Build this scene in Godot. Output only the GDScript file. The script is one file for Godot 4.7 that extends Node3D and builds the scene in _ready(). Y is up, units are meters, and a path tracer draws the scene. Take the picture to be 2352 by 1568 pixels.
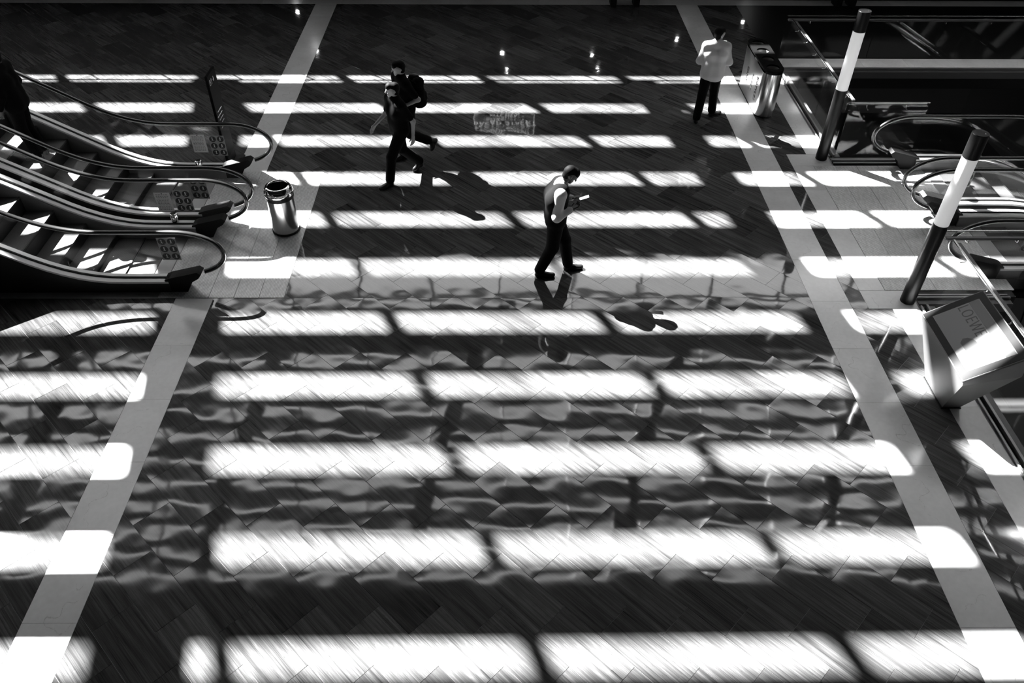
extends Node3D
# A shopping-mall concourse seen from the gallery above: sun stripes on a diagonal plank floor, escalators, walkers.

const FOCAL := 1829.0            # pixels, for a picture of 2352 x 1568
const EYE := Vector3(0, 7.0, 0)
const SUN_X := 0.80              # how far sunlight drifts in x and z for each metre it falls
const SUN_Z := 0.70
const PLANK_W := 0.41
const PLANK_L := 0.845

var M := {}
var used := {}
var rng := RandomNumberGenerator.new()


func _ready() -> void:
	rng.seed = 4711
	camera_and_light()
	materials()
	build_floor()
	build_shell()
	build_roof()
	build_shopfront()
	build_escalators()
	build_balustrades()
	build_furniture()
	build_people()


func camera_and_light() -> void:
	var yaw := deg_to_rad(1.1137)
	var pitch := deg_to_rad(42.2516)
	var roll := deg_to_rad(0.6139)
	var f := Vector3(sin(yaw) * cos(pitch), -sin(pitch), -cos(yaw) * cos(pitch))
	var r0 := Vector3(cos(yaw), 0, sin(yaw))
	var u0 := r0.cross(f)
	var r := r0 * cos(roll) + u0 * sin(roll)
	var u := u0 * cos(roll) - r0 * sin(roll)
	var cam := Camera3D.new()
	cam.name = "camera"
	cam.keep_aspect = Camera3D.KEEP_HEIGHT
	cam.fov = rad_to_deg(2.0 * atan(784.0 / FOCAL))
	cam.near = 0.05
	cam.far = 400.0
	cam.transform = Transform3D(Basis(r, u, -f), EYE)
	add_child(cam)
	cam.current = true

	var sky_mat := ProceduralSkyMaterial.new()
	sky_mat.sky_top_color = Color(0.86, 0.86, 0.86)
	sky_mat.sky_horizon_color = Color(0.95, 0.95, 0.95)
	sky_mat.ground_horizon_color = Color(0.3, 0.3, 0.3)
	sky_mat.ground_bottom_color = Color(0.2, 0.2, 0.2)
	sky_mat.energy_multiplier = 6.2
	var sky := Sky.new()
	sky.sky_material = sky_mat
	var env := Environment.new()
	env.background_mode = Environment.BG_SKY
	env.sky = sky
	env.tonemap_mode = Environment.TONE_MAPPER_LINEAR
	env.tonemap_exposure = 1.0
	env.sdfgi_enabled = true
	env.ssao_enabled = true
	env.ssil_enabled = true
	var we := WorldEnvironment.new()
	we.name = "world_environment"
	we.environment = env
	add_child(we)

	var sun := DirectionalLight3D.new()
	sun.name = "sun"
	sun.light_energy = 28.0
	sun.light_color = Color.WHITE
	sun.light_angular_distance = 0.34
	sun.shadow_enabled = true
	sun.sky_mode = DirectionalLight3D.SKY_MODE_LIGHT_ONLY
	add_child(sun)
	sun.look_at_from_position(Vector3(0, 30, 0), Vector3(SUN_X, 29.0, SUN_Z), Vector3.UP)


# ---------------------------------------------------------------- mesh building

class MB:
	var v := PackedVector3Array()
	var n := PackedVector3Array()
	var t := PackedVector2Array()
	var ix := PackedInt32Array()

	func vert(p: Vector3, nn: Vector3, uv := Vector2.ZERO) -> int:
		v.append(p)
		n.append(nn)
		t.append(uv)
		return v.size() - 1

	func tri(a: int, b: int, c: int) -> void:
		var g := (v[b] - v[a]).cross(v[c] - v[a])
		if g.dot(n[a] + n[b] + n[c]) > 0.0:
			ix.append_array(PackedInt32Array([a, c, b]))
		else:
			ix.append_array(PackedInt32Array([a, b, c]))

	func quad(a: Vector3, b: Vector3, c: Vector3, d: Vector3, nn: Vector3, ua := Vector2.ZERO, ub := Vector2(1, 0), uc := Vector2(1, 1), ud := Vector2(0, 1)) -> void:
		var i := vert(a, nn, ua)
		var j := vert(b, nn, ub)
		var k := vert(c, nn, uc)
		var l := vert(d, nn, ud)
		tri(i, j, k)
		tri(i, k, l)

	func face(pts: Array, nn: Vector3) -> void:
		var first := v.size()
		for p in pts:
			vert(p, nn)
		for k in range(1, pts.size() - 1):
			tri(first, first + k, first + k + 1)

	# box with chamfered edges; bs turns it
	func box(c: Vector3, size: Vector3, bevel := 0.0, bs := Basis()) -> MB:
		var h := size * 0.5
		var b := minf(bevel, minf(h.x, minf(h.y, h.z)) * 0.9)
		var ax := [Vector3(1, 0, 0), Vector3(0, 1, 0), Vector3(0, 0, 1)]
		var hh := [h.x, h.y, h.z]
		for i in 3:
			var j := (i + 1) % 3
			var k := (i + 2) % 3
			for s in [-1.0, 1.0]:
				var o: Vector3 = ax[i] * hh[i] * s
				var p: Vector3 = ax[j] * (hh[j] - b)
				var q: Vector3 = ax[k] * (hh[k] - b)
				quad(c + bs * (o - p - q), c + bs * (o + p - q), c + bs * (o + p + q), c + bs * (o - p + q), bs * (ax[i] * s))
		if b > 0.0:
			for i in 3:
				var j := (i + 1) % 3
				var k := (i + 2) % 3
				for s in [-1.0, 1.0]:
					for w in [-1.0, 1.0]:
						var e1: Vector3 = ax[j] * hh[j] * s + ax[k] * (hh[k] - b) * w
						var e2: Vector3 = ax[j] * (hh[j] - b) * s + ax[k] * hh[k] * w
						var l: Vector3 = ax[i] * (hh[i] - b)
						quad(c + bs * (e1 - l), c + bs * (e1 + l), c + bs * (e2 + l), c + bs * (e2 - l), bs * (ax[j] * s + ax[k] * w).normalized())
			for sx in [-1.0, 1.0]:
				for sy in [-1.0, 1.0]:
					for sz in [-1.0, 1.0]:
						var p1 := Vector3(h.x * sx, (h.y - b) * sy, (h.z - b) * sz)
						var p2 := Vector3((h.x - b) * sx, h.y * sy, (h.z - b) * sz)
						var p3 := Vector3((h.x - b) * sx, (h.y - b) * sy, h.z * sz)
						face([c + bs * p1, c + bs * p2, c + bs * p3], bs * Vector3(sx, sy, sz).normalized())
		return self

	# a flat outline given a depth: corner (a, b) becomes o + x a + y b, from z = d0 to d1 along dz
	func prism(poly: PackedVector2Array, o: Vector3, x: Vector3, y: Vector3, dz: Vector3, d0: float, d1: float) -> MB:
		var tr := Geometry2D.triangulate_polygon(poly)
		var area := 0.0
		for i in poly.size():
			area += poly[i].cross(poly[(i + 1) % poly.size()])
		for side in [[d0, -dz], [d1, dz]]:
			var first := v.size()
			for p in poly:
				vert(o + x * p.x + y * p.y + dz * side[0], side[1], p)
			for k in range(0, tr.size(), 3):
				tri(first + tr[k], first + tr[k + 1], first + tr[k + 2])
		for i in poly.size():
			var p := poly[i]
			var q := poly[(i + 1) % poly.size()]
			var e := q - p
			var out2 := Vector2(e.y, -e.x).normalized() * signf(area)
			var nn := (x * out2.x + y * out2.y).normalized()
			quad(o + x * p.x + y * p.y + dz * d0, o + x * q.x + y * q.y + dz * d0, o + x * q.x + y * q.y + dz * d1, o + x * p.x + y * p.y + dz * d1, nn)
		return self

	# a tube along points; wide and high are its half-axes, up0 points the high axis
	func tube(pts: Array, wide: float, high: float, sides := 10, up0 := Vector3.ZERO, caps := true) -> MB:
		var count := pts.size()
		var first := v.size()
		var up := up0
		for i in count:
			var d: Vector3 = (pts[mini(i + 1, count - 1)] - pts[maxi(i - 1, 0)]).normalized()
			if up == Vector3.ZERO:
				up = Vector3.UP if absf(d.y) < 0.9 else Vector3.RIGHT
			var side := d.cross(up).normalized()
			up = side.cross(d).normalized()
			for k in sides:
				var a := TAU * k / sides
				var off := side * cos(a) * wide + up * sin(a) * high
				var nn := (side * cos(a) / wide + up * sin(a) / high).normalized()
				vert(pts[i] + off, nn, Vector2(float(k) / sides, float(i) / count))
		for i in count - 1:
			for k in sides:
				var a := first + i * sides + k
				var b := first + i * sides + (k + 1) % sides
				tri(a, b, a + sides)
				tri(b, b + sides, a + sides)
		if caps:
			for e in [0, count - 1]:
				var d2: Vector3 = (pts[0] - pts[1]).normalized() if e == 0 else (pts[count - 1] - pts[count - 2]).normalized()
				var ring := []
				for k in sides:
					ring.append(v[first + e * sides + k])
				face(ring, d2)
		return self

	# profile of (radius, height) turned about the y axis at c; corners sharper than 35 degrees stay sharp
	func lathe(prof: Array, c: Vector3, segs := 28) -> MB:
		for i in prof.size() - 1:
			var p: Vector2 = prof[i]
			var q: Vector2 = prof[i + 1]
			var d := q - p
			if d.length() < 1e-6:
				continue
			var here := Vector2(d.y, -d.x).normalized()
			var np := here
			var nq := here
			if i > 0:
				var e: Vector2 = p - prof[i - 1]
				if e.length() > 1e-6 and absf(e.angle_to(d)) < 0.62:
					np = (here + Vector2(e.y, -e.x).normalized()).normalized()
			if i < prof.size() - 2:
				var e2: Vector2 = prof[i + 2] - q
				if e2.length() > 1e-6 and absf(d.angle_to(e2)) < 0.62:
					nq = (here + Vector2(e2.y, -e2.x).normalized()).normalized()
			var first := v.size()
			for k in segs + 1:
				var a := TAU * k / segs
				var dir := Vector3(cos(a), 0, sin(a))
				vert(c + dir * p.x + Vector3.UP * p.y, (dir * np.x + Vector3.UP * np.y).normalized(), Vector2(float(k) / segs, 0))
				vert(c + dir * q.x + Vector3.UP * q.y, (dir * nq.x + Vector3.UP * nq.y).normalized(), Vector2(float(k) / segs, 1))
			for k in segs:
				var b := first + k * 2
				tri(b, b + 1, b + 2)
				tri(b + 1, b + 3, b + 2)
		return self

	func add(o: MB) -> MB:
		var first := v.size()
		v.append_array(o.v)
		n.append_array(o.n)
		t.append_array(o.t)
		for k in o.ix:
			ix.append(first + k)
		return self

	func mesh() -> ArrayMesh:
		var a := []
		a.resize(Mesh.ARRAY_MAX)
		a[Mesh.ARRAY_VERTEX] = v
		a[Mesh.ARRAY_NORMAL] = n
		a[Mesh.ARRAY_TEX_UV] = t
		a[Mesh.ARRAY_INDEX] = ix
		var m := ArrayMesh.new()
		m.add_surface_from_arrays(Mesh.PRIMITIVE_TRIANGLES, a)
		return m


func numbered(called: String) -> String:
	if not used.has(called):
		used[called] = 0
		return called
	used[called] += 1
	return "%s_%03d" % [called, used[called]]


func thing(called: String, label: String, category: String, at := Vector3.ZERO, group := "") -> Node3D:
	var o := Node3D.new()
	o.name = numbered(called)
	add_child(o)
	o.position = at
	tag(o, label, category, group)
	return o


func tag(o: Node, label: String, category: String, group := "") -> void:
	o.set_meta("label", label)
	o.set_meta("category", category)
	if group:
		o.set_meta("group", group)


func part(called: String, shape, mat: Material, parent: Node3D) -> MeshInstance3D:
	var o := MeshInstance3D.new()
	o.name = called
	o.mesh = shape.mesh() if shape is MB else shape
	o.material_override = mat
	parent.add_child(o, true)
	return o


func structure(called: String) -> Node3D:
	var o := Node3D.new()
	o.name = called
	o.set_meta("kind", "structure")
	add_child(o)
	return o


func solid(called: String, shape, mat: Material) -> MeshInstance3D:
	var o := MeshInstance3D.new()
	o.name = called
	o.mesh = shape.mesh() if shape is MB else shape
	o.material_override = mat
	o.set_meta("kind", "structure")
	add_child(o)
	return o


func span(a: Vector3, b: Vector3, bevel := 0.0) -> MB:
	return MB.new().box((a + b) * 0.5, (b - a).abs(), bevel)


# ---------------------------------------------------------------- materials

func grey(linear: float) -> Color:
	return Color(linear, linear, linear).linear_to_srgb()


func mat(called: String, linear: float, rough: float, metal := 0.0) -> StandardMaterial3D:
	var m := StandardMaterial3D.new()
	m.resource_name = called
	m.albedo_color = grey(linear)
	m.roughness = rough
	m.metallic = metal
	M[called] = m
	return m


func noise(seed_: int, freq: float, octaves := 3, warp := 0.0) -> FastNoiseLite:
	var f := FastNoiseLite.new()
	f.seed = seed_
	f.noise_type = FastNoiseLite.TYPE_SIMPLEX_SMOOTH
	f.frequency = freq
	f.fractal_octaves = octaves
	if warp > 0.0:
		f.domain_warp_enabled = true
		f.domain_warp_amplitude = warp
		f.domain_warp_frequency = freq * 0.6
	return f


# noise stretched along x: made narrow, then widened
func streaks(seed_: int, freq: float, octaves: int, w: int, h: int, squeeze: int, warp := 0.0) -> PackedByteArray:
	var im := noise(seed_, freq, octaves, warp).get_seamless_image(w / squeeze, h)
	im.resize(w, h, Image.INTERPOLATE_CUBIC)
	im.convert(Image.FORMAT_L8)
	return im.get_data()


# veined stone boards: long pale and dark veins, 3.4 m x 1.7 m
func vein_texture() -> ImageTexture:
	var w := 1536
	var h := 1024
	var broad := streaks(3, 0.016, 2, w, h, 12, 6.0)
	var mid := streaks(8, 0.045, 3, w, h, 48, 6.0)
	var fine := streaks(15, 0.14, 2, w, h, 64, 4.0)
	var hair := streaks(21, 0.33, 1, w, h, 96, 2.0)
	var cloud := streaks(33, 0.02, 3, w, h, 4, 0.0)
	var out := PackedByteArray()
	out.resize(w * h)
	for i in w * h:
		var b := broad[i] / 255.0 - 0.5
		var m := mid[i] / 255.0 - 0.5
		var f := fine[i] / 255.0 - 0.5
		var q := hair[i] / 255.0 - 0.5
		var lin := 0.48 + 0.30 * b + 0.40 * m + 0.30 * f + 0.24 * q + 0.16 * (cloud[i] / 255.0 - 0.5)
		var line := absf(f + 0.35 * m)
		if line < 0.035:
			lin -= 0.30 * (1.0 - line / 0.035) * clampf(0.5 + 2.0 * b, 0.0, 1.0)
		lin = clampf(lin, 0.06, 1.0)
		out[i] = int(255.0 * pow(lin, 1.0 / 2.2))
	var im := Image.create_from_data(w, h, false, Image.FORMAT_L8, out)
	return ImageTexture.create_from_image(im)


# gentle waves of a polished slab, in millimetres, over 3.4 m x 1.7 m
func wave_texture() -> ImageTexture:
	var w := 256
	var h := 128
	var waves := []
	var r := RandomNumberGenerator.new()
	r.seed = 99
	for k in 34:
		var lam := lerpf(0.22, 1.1, pow(r.randf(), 1.3))
		var a := r.randf() * TAU
		var nx := roundf(cos(a) * 3.4 / lam)
		var ny := roundf(sin(a) * 1.7 / lam)
		if nx == 0 and ny == 0:
			nx = 3
		var real := 1.0 / Vector2(nx / 3.4, ny / 1.7).length()
		waves.append([nx * TAU / w, ny * TAU / h, r.randf() * TAU, 1000.0 * 0.0009 * real / TAU])
	var im := Image.create(w, h, false, Image.FORMAT_RF)
	for y in h:
		for x in w:
			var s := 0.0
			for q in waves:
				s += q[3] * sin(q[0] * x + q[1] * y + q[2])
			im.set_pixel(x, y, Color(s, 0, 0))
	return ImageTexture.create_from_image(im)


func cloud_texture(seed_: int, low: float, high: float, freq: float, cracks := 0.0) -> ImageTexture:
	var w := 512
	var a := noise(seed_, freq, 4).get_seamless_image(w, w)
	var b := noise(seed_ + 1, freq * 9.0, 2).get_seamless_image(w, w)
	var c := noise(seed_ + 2, freq * 0.8, 3, 30.0).get_seamless_image(w, w)
	for im in [a, b, c]:
		im.convert(Image.FORMAT_L8)
	var da := a.get_data()
	var db := b.get_data()
	var dc := c.get_data()
	var out := PackedByteArray()
	out.resize(w * w)
	for i in w * w:
		var k := 0.65 * da[i] / 255.0 + 0.35 * db[i] / 255.0
		var lin := lerpf(low, high, k)
		if cracks > 0.0:
			var d := absf(dc[i] / 255.0 - 0.5)
			if d < 0.006 and da[i] > 120:
				lin *= 1.0 - cracks * (1.0 - d / 0.006)
		out[i] = int(255.0 * pow(clampf(lin, 0, 1), 1.0 / 2.2))
	return ImageTexture.create_from_image(Image.create_from_data(w, w, false, Image.FORMAT_L8, out))


func groove_texture(period_px: int, dark: float) -> ImageTexture:
	var im := Image.create(128, 128, false, Image.FORMAT_L8)
	var f := noise(5, 0.02, 3)
	for y in 128:
		for x in 128:
			var g := dark if x % period_px < period_px / 3 else 1.0
			var c := clampf(g * (0.93 + 0.1 * f.get_noise_2d(x * 3.0, y)), 0, 1)
			im.set_pixel(x, y, Color(c, c, c))
	return ImageTexture.create_from_image(im)


func triplanar(m: StandardMaterial3D, tex: Texture2D, scale: float) -> void:
	m.albedo_texture = tex
	m.uv1_triplanar = true
	m.uv1_world_triplanar = true
	m.uv1_scale = Vector3.ONE * scale


func materials() -> void:
	var veins := vein_texture()
	var waves := wave_texture()
	var tones := [0.105, 0.14, 0.175, 0.22]
	for k in 4:
		var m := mat("plank_stone_%d" % k, tones[k], 0.045)
		m.albedo_texture = veins
		m.heightmap_enabled = true
		m.heightmap_texture = waves
		m.heightmap_scale = 0.1
		m.metallic_specular = 0.54
	var grout := mat("grout", 0.34, 0.8)
	grout.metallic = 0.0
	var stone := mat("pale_stone", 1.0, 0.2)
	triplanar(stone, cloud_texture(41, 0.64, 0.80, 0.006, 0.35), 0.45)
	stone.metallic_specular = 0.72
	var stone2 := mat("pale_stone_second", 0.93, 0.16)
	stone2.metallic_specular = 0.72
	stone2.albedo_texture = stone.albedo_texture
	stone2.uv1_triplanar = true
	stone2.uv1_world_triplanar = true
	stone2.uv1_scale = Vector3.ONE * 0.45
	stone2.uv1_offset = Vector3(0.37, 0, 0.61)
	var plate := mat("ribbed_metal", 0.78, 0.3, 0.15)
	triplanar(plate, groove_texture(8, 0.74), 3.0)
	mat("wall_dark", 0.015, 0.7)
	mat("wall_grey", 0.02, 0.7)
	mat("ceiling_dark", 0.05, 0.6)
	mat("slat_metal", 0.10, 0.45)
	mat("frame_dark", 0.02, 0.4)
	mat("black_plastic", 0.005, 0.55).metallic_specular = 0.3
	mat("black_gloss", 0.005, 0.32).metallic_specular = 0.27
	var rubber := mat("rubber_rail", 0.012, 0.24)
	rubber.metallic_specular = 0.6
	mat("deck_metal", 0.58, 0.4, 0.1)
	mat("skirt_metal", 0.10, 0.4, 0.2)
	mat("cladding_dark", 0.012, 0.35)
	var tread := mat("tread_metal", 0.075, 0.6)
	triplanar(tread, groove_texture(16, 0.35), 8.0)
	mat("riser_dark", 0.012, 0.5)
	mat("steel", 0.5, 0.2, 1.0)
	mat("chrome", 0.72, 0.08, 1.0)
	mat("dull_metal", 0.30, 0.35, 0.6)
	mat("dark_stone", 0.010, 0.35).metallic_specular = 0.3
	mat("matte_black", 0.004, 0.7).metallic_specular = 0.12
	mat("white_shell", 0.095, 0.4)
	mat("lens_white", 0.75, 0.5)
	mat("paper_white", 0.5, 0.6)
	var tube_glow := mat("lamp_frosted", 0.7, 0.4)
	tube_glow.emission_enabled = true
	tube_glow.emission = Color.WHITE
	tube_glow.emission_energy_multiplier = 0.3
	var spot_glow := mat("lamp_lit", 0.8, 0.4)
	spot_glow.emission_enabled = true
	spot_glow.emission = Color.WHITE
	spot_glow.emission_energy_multiplier = 40.0
	var neon := mat("neon_letters", 0.8, 0.4)
	neon.emission_enabled = true
	neon.emission = Color.WHITE
	neon.emission_energy_multiplier = 3.0
	var glass := mat("clear_glass", 0.9, 0.02)
	glass.transparency = BaseMaterial3D.TRANSPARENCY_ALPHA
	glass.albedo_color = Color(0.1, 0.1, 0.1, 0.01)
	glass.metallic_specular = 0.32
	# clothing and people
	mat("skin_light", 0.30, 0.5)
	mat("skin_dark", 0.045, 0.45)
	mat("hair_black", 0.003, 0.65).metallic_specular = 0.18
	mat("cloth_black", 0.0022, 0.9).metallic_specular = 0.2
	mat("cloth_charcoal", 0.0045, 0.9).metallic_specular = 0.2
	mat("cloth_white", 0.42, 0.85)
	mat("shoe_black", 0.008, 0.3)


# ---------------------------------------------------------------- floor

func pixel(p: Vector3, cam: Transform3D) -> Vector2:
	var q := cam.affine_inverse() * p
	if q.z > -0.1:
		return Vector2(-9999, -9999)
	return Vector2(1176.0 + FOCAL * q.x / -q.z, 784.0 - FOCAL * q.y / -q.z)


func plank_mesh(off: Vector2) -> MB:
	var b := MB.new()
	var hx := PLANK_L * 0.5 - 0.0015
	var hz := PLANK_W * 0.5 - 0.0015
	var c := 0.0012
	var uv := func(p: Vector3) -> Vector2: return Vector2((p.x + off.x) / 3.4, (p.z + off.y) / 1.7)
	var top := [Vector3(-hx + c, 0, -hz + c), Vector3(hx - c, 0, -hz + c), Vector3(hx - c, 0, hz - c), Vector3(-hx + c, 0, hz - c)]
	var rim := [Vector3(-hx, -c, -hz), Vector3(hx, -c, -hz), Vector3(hx, -c, hz), Vector3(-hx, -c, hz)]
	b.quad(top[0], top[1], top[2], top[3], Vector3.UP, uv.call(top[0]), uv.call(top[1]), uv.call(top[2]), uv.call(top[3]))
	var out := [Vector3(0, 0, -1), Vector3(1, 0, 0), Vector3(0, 0, 1), Vector3(-1, 0, 0)]
	for k in 4:
		var j := (k + 1) % 4
		b.quad(top[k], top[j], rim[j], rim[k], (out[k] + Vector3.UP).normalized(), uv.call(top[k]), uv.call(top[j]), uv.call(rim[j]), uv.call(rim[k]))
		var dn := Vector3(0, -0.01, 0)
		b.quad(rim[k], rim[j], rim[j] + dn, rim[k] + dn, out[k], uv.call(rim[k]), uv.call(rim[j]), uv.call(rim[j]), uv.call(rim[k]))
	return b


func build_floor() -> void:
	var floor_ := structure("floor")
	var sub := MB.new()
	sub.add(span(Vector3(-34.0, -0.45, -26.0), Vector3(5.80, -0.004, 8.0)))
	part("subfloor", sub, M.grout, floor_)
	var dark := MB.new()
	for q in [[5.80, 7.25, -12.30, -8.62, -0.008], [5.80, 16.0, -26.0, -16.28, -0.012], [5.80, 16.0, -19.95, -16.78, 0.0]]:
		dark.add(span(Vector3(q[0], -0.45, q[2]), Vector3(q[1], q[4], q[3])))
	part("dark_paving", dark, M.dark_stone, floor_)

	var cam := (get_node("camera") as Camera3D).transform
	var variants := []
	for k in 24:
		variants.append([plank_mesh(Vector2(rng.randf() * 3.4, rng.randf() * 1.7)), null])
	for q in variants:
		q[1] = q[0].mesh()
	var regions := [
		[-2.998, 4.318, -12.0, -8.61], [-3.972, 4.318, -19.95, -12.003], [-3.972, 4.318, -8.607, -2.6],
		[-11.0, -4.492, -8.607, -2.6], [-14.2, -4.492, -19.95, -12.003],
		[4.852, 5.428, -16.25, -12.623], [4.852, 5.80, -19.95, -16.253], [4.852, 5.072, -12.62, -8.36], [4.852, 5.398, -8.357, -2.6],
	]
	var bu := Vector3(1, 0, 1).normalized()
	var bs := Basis(bu, Vector3.UP, bu.cross(Vector3.UP))
	var list := []
	for vi in range(-60, 80):
		var vc := 2.80 + PLANK_W * (vi + 0.5)
		for ui in range(-50, 50):
			var uc := -4.04 + 0.4225 * vi + PLANK_L * (ui + 0.5)
			var c := Vector2((uc + vc) * 0.70710678, (uc - vc) * 0.70710678)
			if c.x < -14.8 or c.x > 13.6 or c.y < -20.6 or c.y > -2.0:
				continue
			var rect := PackedVector2Array()
			for q in [Vector2(-1, -1), Vector2(1, -1), Vector2(1, 1), Vector2(-1, 1)]:
				var l := Vector3(q.x * (PLANK_L * 0.5 - 0.0015), 0, q.y * (PLANK_W * 0.5 - 0.0015))
				var g := bs * l
				rect.append(c + Vector2(g.x, g.z))
			for reg in regions:
				var zone := PackedVector2Array([Vector2(reg[0], reg[2]), Vector2(reg[1], reg[2]), Vector2(reg[1], reg[3]), Vector2(reg[0], reg[3])])
				for piece in Geometry2D.intersect_polygons(rect, zone):
					var area := 0.0
					for i in piece.size():
						area += piece[i].cross(piece[(i + 1) % piece.size()]) * 0.5
					if absf(area) < 0.0004:
						continue
					var whole := absf(area) > (PLANK_L - 0.003) * (PLANK_W - 0.003) * 0.999
					var p := pixel(Vector3(c.x, 0, c.y), cam)
					var near := EYE.distance_to(Vector3(c.x, 0, c.y))
					var seen := p.x > -60 and p.x < 2412 and p.y > -40 and p.y < 1630
					list.append({"c": c, "poly": piece, "whole": whole, "rank": (0.0 if seen else 1000.0) + near - (3.0 if whole and seen else 0.0), "area": absf(area)})
	list.sort_custom(func(a, b): return a.rank < b.rank)
	var rest := [MB.new(), MB.new(), MB.new(), MB.new()]
	var made := 0
	for d in list:
		var vr: int = rng.randi() % variants.size()
		var tone: int = [0, 1, 1, 1, 2, 2, 2, 3][rng.randi() % 8]
		var tilt := Basis(Vector3.RIGHT, rng.randfn(0.0, 0.0009)) * Basis(Vector3.BACK, rng.randfn(0.0, 0.0006))
		var place := Transform3D(bs * tilt, Vector3(d.c.x, 0, d.c.y))
		var flip := rng.randf() < 0.5
		var shape: MB
		if d.whole:
			shape = variants[vr][0]
			if flip:
				place.basis = place.basis * Basis(Vector3.UP, PI)
		else:
			var local := PackedVector2Array()
			for q in d.poly:
				var l := bs.transposed() * Vector3(q.x - d.c.x, 0, q.y - d.c.y)
				local.append(Vector2(l.x, l.z))
			shape = MB.new().prism(local, Vector3.ZERO, Vector3.RIGHT, Vector3.BACK, Vector3.UP, -0.011, 0.0)
			var off := Vector2(rng.randf() * 3.4, rng.randf() * 1.7)
			for i in shape.t.size():
				shape.t[i] = Vector2((shape.v[i].x + off.x) / 3.4, (shape.v[i].z + off.y) / 1.7)
		if made < 300 and d.rank < 900.0 and d.area > 0.05:
			var o := part("plank", variants[vr][1] if d.whole else shape.mesh(), M["plank_stone_%d" % tone], floor_)
			o.transform = place
			made += 1
		else:
			var r: MB = rest[tone]
			var first := r.v.size()
			for i in shape.v.size():
				r.vert(place * shape.v[i], (place.basis * shape.n[i]).normalized(), shape.t[i])
			for k in shape.ix:
				r.ix.append(first + k)
	var am := ArrayMesh.new()
	for k in 4:
		var one: ArrayMesh = rest[k].mesh()
		am.add_surface_from_arrays(Mesh.PRIMITIVE_TRIANGLES, one.surface_get_arrays(0))
		am.surface_set_material(k, M["plank_stone_%d" % k])
	var o := MeshInstance3D.new()
	o.name = "distant_planks"
	o.mesh = am
	o.set_meta("kind", "stuff")
	floor_.add_child(o)

	# pale stone bands across the planks
	var bands := [[-4.490, -3.974, -19.95, -12.003, -7.645, 0.962], [-4.490, -3.974, -8.607, -2.4, -7.645, 0.962], [4.320, 4.850, -19.95, -2.4, -7.554, 0.967],
		[5.430, 5.772, -16.25, -12.623, -13.35, 0.967], [5.074, 5.438, -12.22, -8.76, -9.49, 0.967], [5.400, 5.772, -8.357, -2.4, -6.51, 0.967]]
	for q in bands:
		var z: float = q[4]
		while z > q[2]:
			z -= q[5]
		while z < q[3]:
			slab(floor_, q[0], q[1], maxf(z, q[2]), minf(z + q[5], q[3]))
			z += q[5]
	slab(floor_, 5.074, 5.772, -12.62, -12.223)
	# ribbed metal landing plates of the escalators
	for q in [[-3.0, -4.74, -12.0, -10.335], [-3.0, -4.74, -10.335, -8.61], [5.442, 7.29, -12.22, -10.60], [5.442, 7.29, -10.60, -8.76]]:
		for i in 5:
			var xa := lerpf(q[0], q[1], i / 5.0)
			var xb := lerpf(q[0], q[1], (i + 1) / 5.0)
			part("landing_plate", span(Vector3(minf(xa, xb) + 0.002, -0.008, q[2] + 0.003), Vector3(maxf(xa, xb) - 0.002, 0.004, q[3] - 0.003), 0.0015), M.ribbed_metal, floor_)
	slab(floor_, 5.074, 5.772, -8.757, -8.36)
	var x := -14.5
	while x < 13.0:
		slab(floor_, x, x + 0.967, -20.32, -19.953)
		if x > 5.5:
			slab(floor_, x, x + 0.967, -16.775, -16.33)
		x += 0.967


func slab(parent: Node3D, x0: float, x1: float, z0: float, z1: float) -> void:
	if z1 - z0 < 0.02:
		return
	var b := span(Vector3(x0 + 0.001, -0.012, z0 + 0.001), Vector3(x1 - 0.001, 0.0, z1 - 0.001), 0.001)
	part("stone_slab", b, M.pale_stone if rng.randf() < 0.6 else M.pale_stone_second, parent)


# ---------------------------------------------------------------- hall and roof

func build_shell() -> void:
	solid("wall_back", span(Vector3(-34, -0.45, 8), Vector3(16, 27, 8.4)), M.wall_dark)
	solid("wall_left", span(Vector3(-34.4, -0.45, -26), Vector3(-34, 27, 8.4)), M.wall_dark)
	solid("wall_right", span(Vector3(16, -6.4, -26), Vector3(16.4, 27, 8.4)), M.wall_dark)
	# the wall across the far side, open above for the clerestory
	solid("wall_far", span(Vector3(-34.4, -6.4, -26.0), Vector3(16.4, 11.9, -25.6)), M.wall_dark)
	solid("floor_lower", span(Vector3(3.0, -6.4, -26), Vector3(16, -5.6, 8)), M.wall_grey)
	solid("wall_void", span(Vector3(5.3, -5.6, -20), Vector3(5.6, -0.45, 8)), M.wall_dark)
	solid("gallery_floor", span(Vector3(-34, 5.0, -0.35), Vector3(16, 5.4, 8)), M.wall_dark)
	solid("gallery_floor_left", span(Vector3(-20, 4.75, -12.6), Vector3(-14.4, 5.0, -8.2)), M.wall_dark)


func roof_rows() -> Array:
	# where each strip of sun lies on the floor, and how high above it the slot that lets it in
	var z := [-15.71, -14.40, -13.09, -11.79, -10.56, -9.31, -8.09, -6.91, -5.74, -4.57, -3.42]
	var h := [14.0, 15.35, 16.44, 17.39, 18.24, 19.01, 19.76, 20.38, 20.91, 21.44, 22.0]
	var dh := 0.5
	for k in 1:
		z.append(z[-1] + 1.16)
		h.append(h[-1] + dh)
		dh *= 0.85
	return [z, h]


func roof_at(zf: float, rows: Array) -> Vector2:
	var z: Array = rows[0]
	var h: Array = rows[1]
	var k := 0
	while k < z.size() - 2 and zf > z[k + 1]:
		k += 1
	var height := lerpf(h[k], h[k + 1], (zf - z[k]) / (z[k + 1] - z[k]))
	return Vector2(zf - SUN_Z * height, height)


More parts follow.
